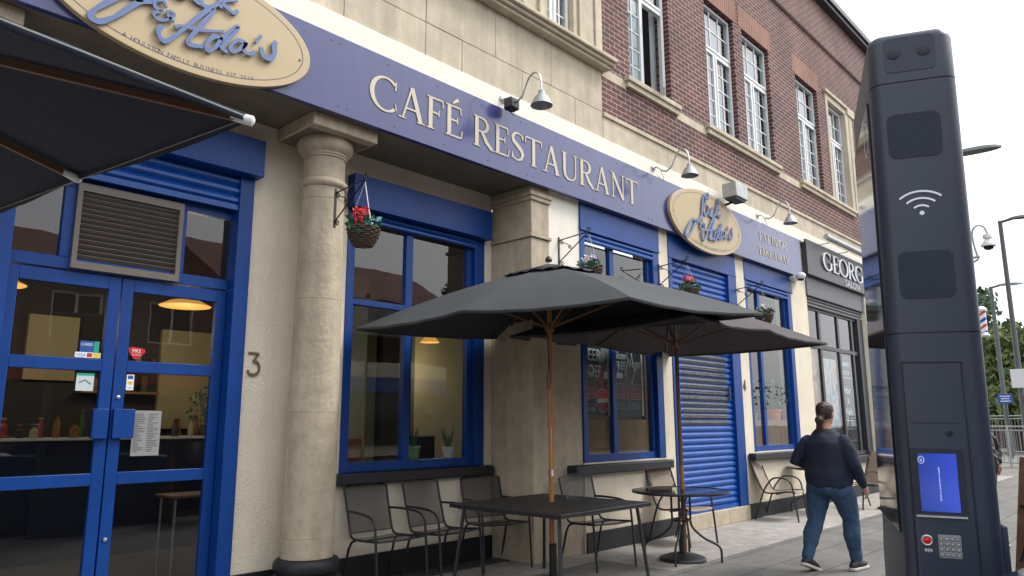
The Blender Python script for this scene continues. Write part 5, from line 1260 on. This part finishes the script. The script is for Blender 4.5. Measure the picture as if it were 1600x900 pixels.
    for a_,lift in ((aR,0),(aL,.0)):
        m=MB(); dz=a_.z-.085; tilt=(a_.z>.13)
        P=[(0,-.075,.03),(0,-.03,.05),(0,.05,.04),(0,.12,.028),(0,.17,.025)]
        rot=Matrix.Rotation(R(-18) if tilt else 0,3,'X')
        base=Vector((a_.x,a_.y,max(.0,a_.z-.11)))
        capsule(m,[base+rot@Vector(p)+Vector((0,0,.012)) for p in P],[.038,.048,.047,.042,.030])
        sh=m.build('trainer',M_shoe,t,offset=False); remesh(sh,.007,3)
        m=MB(); poly=rrect(-.043,.043,-.115,.205,.040,6)
        m.prism(poly,lambda u,v,d:tuple(base+rot@Vector((u,v,d))),.0,.028); m.build('sole',M_sole,sh,offset=False,bevel=.006)
    # ---- hair
    m=MB(); m.lathe([(.02,-.07),(.06,-.06),(.083,-.02),(.090,.03),(.083,.085),(.055,.118),(.02,.130)],hc+Vector((0,-.014,.004)),20,sx=.95,sy=1.10)
    if ponytail:
        capsule(m,[hc+Vector((0,-.10,-.035)),hc+Vector((0,-.135,-.055))],[.036,.045]); capsule(m,[hc+Vector((.0,-.135,-.06)),hc+Vector((-.01,-.125,-.13)),hc+Vector((-.02,-.115,-.24))],[.034,.032,.014])
    hr=m.build('hair',M_hair,t,offset=False); remesh(hr,.008,2,(.012,.02))
    # cut the hair clear of the face
    bmh=bmesh.new(); bmh.from_mesh(hr.data); dl=[v for v in bmh.verts if v.co.y>hc.y+.045 and v.co.z<hc.z+.055]; bmesh.ops.delete(bmh,geom=dl,context='VERTS'); bmh.to_mesh(hr.data); bmh.free()
    m=MB()
    for s in (-1,1): m.lathe([(0,-.004),(.009,-.002),(.011,.004),(.006,.010),(0,.011)],hc+Vector((s*.030,.083,.004)),10,axis='y')
    m.build('eyes',M_mark,t,offset=False)
    t.location=loc; t.rotation_euler=(0,0,yaw); t.scale=(h/1.66,)*3
    return t
person('stout person with tied back dark hair, navy jumper and blue jeans walking away',(7.86,2.92,0),R(-98),M_navy,M_denim,1.66,stout=1.10,fat=1.22,stride=.34,
       rightarm=(Vector((.285,-.02,1.04)),Vector((.29,.13,.83))),leftarm=(Vector((-.30,-.10,1.06)),Vector((-.20,.15,.98))))
person('person in a black padded jacket almost hidden behind the right edge of the kiosk',(10.92,2.18,0),R(150),M_jacket,M_denim,1.68,stout=1.0,fat=1.05,ponytail=False,padded=True,
       rightarm=(Vector((.34,-.05,1.10)),Vector((.30,.10,.92))),leftarm=(Vector((-.34,-.05,1.12)),Vector((-.27,.02,.92))))

# ================================================================== KERBSIDE THINGS
t=thing('timber_a_board','brown timber A shaped pavement board at the right edge beside the kiosk','pavement sign',(4.75,.72,0))
M_timber=mat('brown_timber',(.17,.085,.05),.7,var=.25,vscale=6,bump=.4,bscale=60,streak=.2)
ax=Vector((.93,.10,0)).normalized(); ay=Vector((-ax.y,ax.x,0))
base=Vector((4.78,.715,0))
for s,nm in ((1,'board_frame'),(-1,'board_frame')):
    fr=None; m=MB()
    for q in (0,.60):
        b=base+ax*q*1.0; foot=b+ay*(.20*s); top=b+ay*(.028*s)+Vector((0,0,1.27)); m.bar(foot,top,.045,.07,up=ax)
    for z in (.15,1.22):
        f=z/1.27; o_=ay*((.20*(1-f)+.028*f)*s); m.bar(base+ax*.035+o_+Vector((0,0,z)),base+ax*.565+o_+Vector((0,0,z)),.045,.06)
    fr=m.build(nm,M_timber,t,bevel=.004)
    m=MB(); p0=base+ay*(.165*s)+Vector((0,0,.2)); p1=base+ay*(.04*s)+Vector((0,0,1.19)); m.quad([p0+ax*.03,p0+ax*.57,p1+ax*.57,p1+ax*.03]); m.build('chalk_panel',M_blackboard,fr,solid=.008)
m=MB(); z=1.02; m.bar(base+ay*.075+Vector((0,0,z))-ax*.03,base-ay*.075+Vector((0,0,z))-ax*.03,.03,.012); m.lathe([(.016,-.01),(.016,.012)],base+Vector((0,0,z))-ax*.042,12,axis='x'); m.build('metal_clasp',M_black,t)
m=MB(); m.bar(base+ay*.10+Vector((0,0,.74))-ax*.03,base+ay*.0+Vector((0,0,1.02))-ax*.03,.012,.012); m.build('stay',M_black,t)

# parked car: only its bonnet reaches into the picture
def car():
    t=thing('parked_car','dark blue parked car whose bonnet just shows at the bottom right corner','car',(3.6,-.42,-.1))
    # cross-sections along X: (x, half width, z belt, z top, z low)
    M_car=mat('car_blue',(.02,.045,.12),.2,metal=.3,coat=1.0); M_cgl=mat('car_glass',(.01,.012,.014),.03); M_tyre=mat('tyre',(.02,.02,.02),.8)
    def sect(x,w_,zl,zt,rt,nx=8):
        P=[]; 
        P+= [(x,-w_*.93,zl),(x,-w_,zl+.12)]
        for i in range(nx+1):
            a=PI-(PI)*i/nx; cx_=math.cos(a); sz=math.sin(a)
            P.append((x,w_*math.copysign(abs(cx_)**.35,cx_),zt-rt+rt*sz**.6 if sz>1e-6 else zt-rt))
        P+= [(x,w_,zl+.12),(x,w_*.93,zl)]
        return P
    S_=[(1.34,.52,.32,1.02,.08),(1.36,.72,.22,1.19,.08),(1.43,.82,.20,1.262,.07),(1.6,.87,.20,1.285,.06),(1.8,.88,.20,1.272,.06),(2.1,.88,.20,1.235,.06),(2.60,.88,.20,1.235,.10),(3.0,.88,.20,1.22,.14),(4.6,.88,.20,1.20,.14),(5.4,.86,.22,1.12,.16),(5.62,.78,.30,1.0,.2)]
    m=MB(); prev=None; yc=-.42
    for s in S_:
        ring=[m.bm.verts.new((p[0],p[1]+yc,p[2]-.1)) for p in sect(*s)]
        if prev:
            for i in range(len(ring)): m.bm.faces.new([prev[i],prev[(i+1)%len(ring)],ring[(i+1)%len(ring)],ring[i]]).smooth=True
        else: m.bm.faces.new(ring)
        prev=ring
    m.bm.faces.new(prev[::-1]); body=m.build('car_body',M_car,t)
    m=MB(); prev=None
    for x,w_,z in ((2.62,.80,1.05),(3.25,.66,1.50),(3.8,.66,1.56),(4.7,.64,1.53),(5.3,.74,1.05)):
        ring=[m.bm.verts.new((x,y+yc,zz-.1)) for y,zz in ((-.82,1.04),(-w_,z),(w_,z),(.82,1.04))]
        if prev:
            for i in range(4): m.bm.faces.new([prev[i],prev[(i+1)%4],ring[(i+1)%4],ring[i]])
        else: m.bm.faces.new(ring)
        prev=ring
    m.bm.faces.new(prev[::-1]); m.build('windows',M_cgl,t,bevel=.05)
    m=MB(); m.box(3.3,4.7,yc-.62,yc+.62,1.462,1.50); m.build('roof',M_car,t,bevel=.02)
    for x in (2.3,4.85):
        for s in (-1,1):
            m=MB(); m.lathe([(.20,-.10),(.31,-.10),(.33,-.06),(.33,.06),(.31,.10),(.20,.10)],(x,yc+s*.80,.23),28,axis='y'); wh=m.build('wheel',M_tyre,t)
            m=MB(); m.lathe([(0,.085*s),(.12,.10*s),(.20,.09*s)],(x,yc+s*.80,.23),20,axis='y'); m.build('rim',M_alu,wh)
    for s in (-1,1):
        m=MB(); m.lathe([(0,-.05),(.09,-.03),(.11,.03),(.09,.08)],(1.44,yc+s*.52,.78),18,axis='x'); m.build('headlight',M_mark,t)
        m=MB(); m.lathe([(0,-.06),(.07,-.05),(.08,.02),(.04,.06)],(3.9,yc+s*.90,1.05),14,axis='x'); m.build('wing_mirror',M_car,t)
    return t
c_=car(); piv=Vector((1.5,.43,0)); Rm=Matrix.Rotation(R(-4),4,'Z'); c_.matrix_world=Matrix.Translation(piv)@Rm@Matrix.Translation(-piv)@Matrix.Translation(c_.location+Vector((-.06,.05,-.030)))

# ================================================================== STREET BEYOND
M_pole=mat('lamp_post_grey',(.10,.115,.12),.5,metal=.4)
def lamppost(x,y,h,label,r=.09,armdir=(.25,-.97)):
    t=thing('street_lamp',label,'street lamp',(x,y,0),'street lamps along the road')
    m=MB(); m.lathe([(r*1.35,0),(r*1.35,1.1),(r,1.2),(r*.75,h)],(x,y,0),14); m.build('post',M_pole,t)
    d=Vector((armdir[0],armdir[1],0)).normalized(); e=Vector((x,y,h)); m=MB(); m.tube([e-Vector((0,0,.05)),e+d*.35+Vector((0,0,.03))],.05,8); m.build('arm',M_pole,t)
    m=MB(); s=Vector((-d.y,d.x,0)); c=e+d*.75+Vector((0,0,.05)); n=10; prev=None
    for i in range(n+1):
        q=-1+2*i/n; w_=.17*math.sqrt(max(.03,1-abs(q)**2.5)); hh=.06*math.sqrt(max(.05,1-q*q)); p=c+d*q*.5
        ring=[m.bm.verts.new(p+v) for v in (s*w_-Vector((0,0,.03)),s*w_*.6+Vector((0,0,hh)),-s*w_*.6+Vector((0,0,hh)),-s*w_-Vector((0,0,.03)))]
        if prev:
            for k_ in range(4): m.bm.faces.new([prev[k_],prev[(k_+1)%4],ring[(k_+1)%4],ring[k_]])
        else: m.bm.faces.new(ring)
        prev=ring
    m.bm.faces.new(prev[::-1]); m.build('lamp_head',M_pole,t)
lamppost(29.7,4.48,8.35,'taller grey street lamp at the right edge of the picture')
lamppost(39.4,6.62,7.6,'smaller grey street lamp farther off in front of the trees',r=.10)
# lamp head peeping out from behind the kiosk
lamppost(17.62,3.72,7.12,'street lamp whose head shows just right of the kiosk',r=.05,armdir=(.1,-1))
t=thing('cctv_camera','white dome street camera on a swan neck bracket at the far end of the building','camera',(24.5,5.3,5.8))
m=MB(); m.tube([(24.5,5.45,6.10),(24.55,4.3,6.2)],.04,8); m.tube([(24.5,5.45,5.5),(24.55,4.35,6.12)],.03,8); m.build('bracket_arm',M_galv,t)
m=MB(); m.tube(catmull([(24.55,4.33,6.12),(24.55,4.40,6.5),(24.57,4.42,6.95),(24.58,4.30,7.12),(24.6,4.14,7.08),(24.6,4.06,6.9),(24.6,4.06,6.78)],4),.03,8); m.build('swan_neck',M_galv,t)
m=MB(); m.lathe([(.04,.22),(.12,.20),(.13,.10),(.06,.06),(.10,.04),(.19,-.08),(.20,-.14),(.15,-.15)],(24.6,4.06,6.62),20); m.build('housing',M_white,t)
m=MB(); m.lathe([(.14,-.15),(.11,-.23),(0,-.27)],(24.6,4.06,6.62),16); m.build('dome',M_kioskg,t)
t=thing('barber_pole','red white and blue striped barber pole beside the kiosk edge','barber pole',(24.5,4.6,3.8))
def stripe():
    m=bpy.data.materials.new('barber_stripes'); m.use_nodes=True; t=m.node_tree;N=t.nodes;L=t.links;b=N['Principled BSDF']; b.inputs['Roughness'].default_value=.2
    tc=N.new('ShaderNodeTexCoord'); sp=N.new('ShaderNodeSeparateXYZ'); a=N.new('ShaderNodeMath'); a.operation='MULTIPLY_ADD'; a.inputs[1].default_value=2.6
    x=N.new('ShaderNodeMath'); x.operation='MULTIPLY_ADD'; x.inputs[1].default_value=2.2
    L.new(tc.outputs['Object'],sp.inputs[0]); L.new(sp.outputs[1],x.inputs[0]); x.inputs[2].default_value=10; L.new(sp.outputs[2],a.inputs[0]); L.new(x.outputs[0],a.inputs[2])
    f=N.new('ShaderNodeMath'); f.operation='FRACT'; L.new(a.outputs[0],f.inputs[0]); cr=N.new('ShaderNodeValToRGB'); cr.color_ramp.interpolation='CONSTANT'; e=cr.color_ramp.elements
    e[0].position=0; e[0].color=(.75,.75,.75,1); e[1].position=.3; e[1].color=(.55,.03,.02,1)
    for p,c in ((.5,(.75,.75,.75,1)),(.75,(.02,.06,.35,1))): q=e.new(p); q.color=c
    L.new(f.outputs[0],cr.inputs[0]); L.new(cr.outputs[0],b.inputs['Base Color']); return m
m=MB(); m.lathe([(.16,-.30),(.16,.30)],(24.5,4.47,4.28),24); m.build('striped_cylinder',stripe(),t)
for z0,z1,n_ in ((.30,.44,'top_cap'),(-.42,-.30,'bottom_cap')):
    m=MB(); m.lathe([(.20,z0),(.20,(z0+z1)/2),(.14,z1)],(24.5,4.47,4.28),24); m.build(n_,M_alu,t)
m=MB(); m.bar((24.5,4.6,4.65),(24.5,5.4,4.65),.05,.05); m.bar((24.5,4.6,3.92),(24.5,5.4,3.92),.05,.05); m.build('bracket',M_alu,t)
# guard rails
def railing(x0,y0,x1,y1,z,h,label):
    t=thing('guard_rail',label,'railing',(x0,y0,z),'steel pedestrian guard rails'); a=Vector((x0,y0,z)); b=Vector((x1,y1,z)); L_=(b-a).length; n=int(L_/2)
    m=MB(); 
    for zz in (h,h-.13,.14): m.tube([a+Vector((0,0,zz)),b+Vector((0,0,zz))],.024,6)
    m.build('rail',M_galv,t)
    for i in range(n+1):
        p=a.lerp(b,i/n); m=MB(); m.tube([p,p+Vector((0,0,h))],.032,6); m.build('post',M_galv,t)
    m=MB(); k_=int(L_/.14)
    for i in range(k_):
        p=a.lerp(b,(i+.5)/k_); m.tube([p+Vector((0,0,.14)),p+Vector((0,0,h-.13))],.010,4,caps=False)
    m.build('upright_bars',M_galv,t)
railing(27.5,-1,31,9,0,1.32,'nearer steel guard rail across the pavement end right of the kiosk')
railing(38,-2,43,14,0,1.75,'farther steel guard rail in front of the low brick wall')
o=MB().box(52,52.4,-6,30,0,2.35).build('low_brick_wall',M_brick); at_base(o,(52,10,0)); tag(o,'low red brick wall in front of the distant trees','wall')
# signs
def signpost(x,y,h,r,label):
    t=thing('road_sign',label,'road sign',(x,y,0)); m=MB(); m.lathe([(r,0),(r,h)],(x,y,0),10); m.build('post',M_pole,t); return t
t=signpost(29.7,4.52,3.3,.05,'white road sign with blue roundel above a red ring sign at the right edge')
dv=Vector((-.99,-.15,0)).normalized(); sv=Vector((dv.y,-dv.x,0)); sv=Vector((.15,-.99,0))
def panel(t,c,w_,h_,mt,name,off=.0):
    c=Vector(c)+dv*(.06+off); m=MB(); m.obox(c,(w_/2,.008,h_/2),Matrix((sv,-dv,Vector((0,0,1)))).transposed()); return m.build(name,mt,t)
def disc(t,c,r0,r1,mt,name,off):
    c=Vector(c)+dv*(.06+off); m=MB(); n=28
    V0=[m.bm.verts.new(c+sv*r0*math.cos(2*PI*i/n)+Vector((0,0,r0*math.sin(2*PI*i/n)))) for i in range(n)]
    if r1: 
        V1=[m.bm.verts.new(c+sv*r1*math.cos(2*PI*i/n)+Vector((0,0,r1*math.sin(2*PI*i/n)))) for i in range(n)]
        for i in range(n): m.bm.faces.new([V0[i],V0[(i+1)%n],V1[(i+1)%n],V1[i]])
    else: m.bm.faces.new(V0)
    return m.build(name,mt,t,recalc=False,solid=.004)
panel(t,(29.7,4.25,2.9),.95,.62,M_mark,'sign_panel'); panel(t,(29.7,4.02,2.9),.42,.56,M_black,'blue_roundel_panel',.012); disc(t,(29.7,4.02,2.9),.17,.11,M_mark,'roundel_ring',.03); disc(t,(29.7,4.02,2.9),.11,0,M_stblue,'roundel',.03)
disc(t,(29.7,4.18,2.22),.27,.20,M_red,'red_ring',.02); disc(t,(29.7,4.18,2.22),.20,0,M_mark,'ring_face',.02)
t=signpost(36.5,6.1,2.35,.05,'small blue direction sign on a post in front of the trees')
panel(t,(36.5,6.1,2.42),.52,.40,M_stblue,'sign_panel')
for zz,w_ in ((2.52,.36),(2.42,.30),(2.32,.36)): panel(t,(36.5,6.1,zz),w_,.035,M_mark,'wording',.012)
# trees
M_bark=mat('bark',(.07,.05,.035),.9,var=.2,bump=.5)
def leafmat(name,c):
    m=mat(name,c,.6,var=.35,vscale=.9,var2=.25,v2scale=4); return m
M_tl=[leafmat('tree_leaf_mid',(.10,.17,.055)),leafmat('tree_leaf_yellow',(.16,.20,.06)),leafmat('tree_leaf_deep',(.07,.125,.05))]
def tree(x,y,h,cr,label,mt,seed,n=2600,name='broadleaf_tree',low=.28):
    rr=random.Random(seed); t=thing(name,label,'tree',(x,y,0),'trees beyond the guard rails')
    m=MB(); top=Vector((x+rr.uniform(-.5,.5),y+rr.uniform(-.5,.5),h*.7)); m.tube(catmull([(x,y,0),(x+.1,y,h*.2),(x-.1,y+.1,h*.45),top],4),[.32*(1-.05*i) for i in range(13)],8)
    tr=m.build('trunk',M_bark,t)
    cl=[]; m=MB()
    for i in range(26):
        a=rr.random()*6.28; f=rr.random(); z=h*(low+.12+(.92-low-.12)*f); rad=cr*math.sqrt(max(.06,1-abs(2*(f-.42))**2.0))*rr.uniform(.35,1.0)
        c=Vector((x+rad*math.cos(a),y+rad*math.sin(a),z)); cl.append((c,rr.uniform(.55,1.15)*cr*.34)); s0=Vector((x,y,max(h*.2,z-h*.22)))
        m.tube([s0,s0.lerp(c,.5)+Vector((0,0,.25)),c],[.11,.06,.02],5)
    m.build('limbs',M_bark,t)
    m=MB()
    for i in range(n):
        c,r_=rr.choice(cl); v=Vector((rr.gauss(0,1),rr.gauss(0,1),rr.gauss(0,.8))).normalized()*r_*rr.random()**.35; p=c+v
        d=Vector((rr.gauss(0,1),rr.gauss(0,1),rr.gauss(0,.6))).normalized(); q=d.orthogonal().normalized(); q=Matrix.Rotation(rr.random()*6,3,d)@q; s=rr.uniform(.13,.30); w_=d.cross(q)
        m.quad([p-q*s,p+w_*s*.55,p+q*s,p-w_*s*.55],0 if rr.random()<.8 else 1)
    m.build('crown',[M_tl[mt],M_tl[(mt+1)%3]],t,recalc=False)
tree(50,11.4,10.8,4.2,'tall deep green tree rising directly beside the kiosk edge',2,1,6500)
tree(44,6.9,6.2,2.2,'yellow green bushy tree behind the smaller street lamp',1,2,5200,low=.08)
tree(56,7.3,6.2,3.2,'low mid green tree at the right edge beyond the sign',0,3,5500,low=.1)
tree(58,13,9.0,4.5,'mid green tree behind the deep green one',0,4,5000,low=.15)
tree(60,3,7.0,4.0,'mid green tree outside the right edge beyond the road',0,5,3000,low=.15)
tree(47,10.2,6.0,2.2,'dark bushy tree low behind the blue direction sign',2,6,5000,low=.02)

# ================================================================== OPPOSITE SIDE (seen in the glass)
M_rooft=mat('red_roof_tiles',(.16,.05,.035),.8,var=.2,vscale=2); M_sh=mat('shop_sign_red',(.35,.03,.03),.5)
def terrace(x0,x1,h,label,mt,signmt):
    t=thing('terraced_shop',label,'building',((x0+x1)/2,-16,0),'shops across the road')
    m=MB(); hs=[]; n=max(1,int((x1-x0)/3.2)); w_=(x1-x0)/n
    for i in range(n): hs.append((x0+w_*i+.8,x0+w_*(i+1)-.8,4.4,6.0))
    holes_wall(m,x0,x1,3.6,h,hs,-16.3,-16); m.box(x0,x1,-25,-16.3,0,h); m.box(x0,x0+.5,-16.3,-16,0,3.6); m.box(x1-.5,x1,-16.3,-16,0,3.6)
    m.build('wall',mt,t)
    m=MB(); 
    for a,b,c,d in hs: m.box(a,b,-16.22,-16.18,c,d)
    m.build('window_panes',M_cgl2,t)
    m=MB()
    for a,b,c,d in hs:
        m.box(a,a+.07,-16.15,-16.05,c,d);m.box(b-.07,b,-16.15,-16.05,c,d);m.box(a,b,-16.14,-16.06,c,c+.07);m.box(a,b,-16.14,-16.06,d-.07,d);m.box((a+b)/2-.04,(a+b)/2+.04,-16.145,-16.055,c,d)
    m.build('window_frames',M_white,t)
    m=MB(); m.box(x0+.5,x1-.5,-16.0,-15.85,2.9,3.6); m.build('shop_fascia',signmt,t)
    m=MB(); m.box(x0+.5,x1-.5,-16.2,-16.15,.5,2.9); m.build('shop_glass',M_cgl2,t)
    m=MB(); m.prism([(-15.7,h),(-20.6,h+2.6),(-25.3,h)],lambda u,v,d:(d,u,v),x0,x1); m.build('roof',M_rooft,t)
M_cgl2=mat('dark_glass',(.02,.025,.03),.08)
terrace(-26,-12,6.2,'brick terrace across the road at its left end',M_brick,M_stblue)
terrace(-12,0,7.4,'taller brick terrace across the road with a red fascia',M_brick,M_sh)
terrace(0,13,6.4,'brick terrace across the road facing the double door',M_brick,M_sh)
terrace(13,26,7.2,'pale rendered terrace across the road',M_render,M_stblue)
terrace(26,44,6.3,'brick terrace across the road at its far end',M_brick,M_sh)
for k_,x in enumerate((6.5,12.5)):
    pass
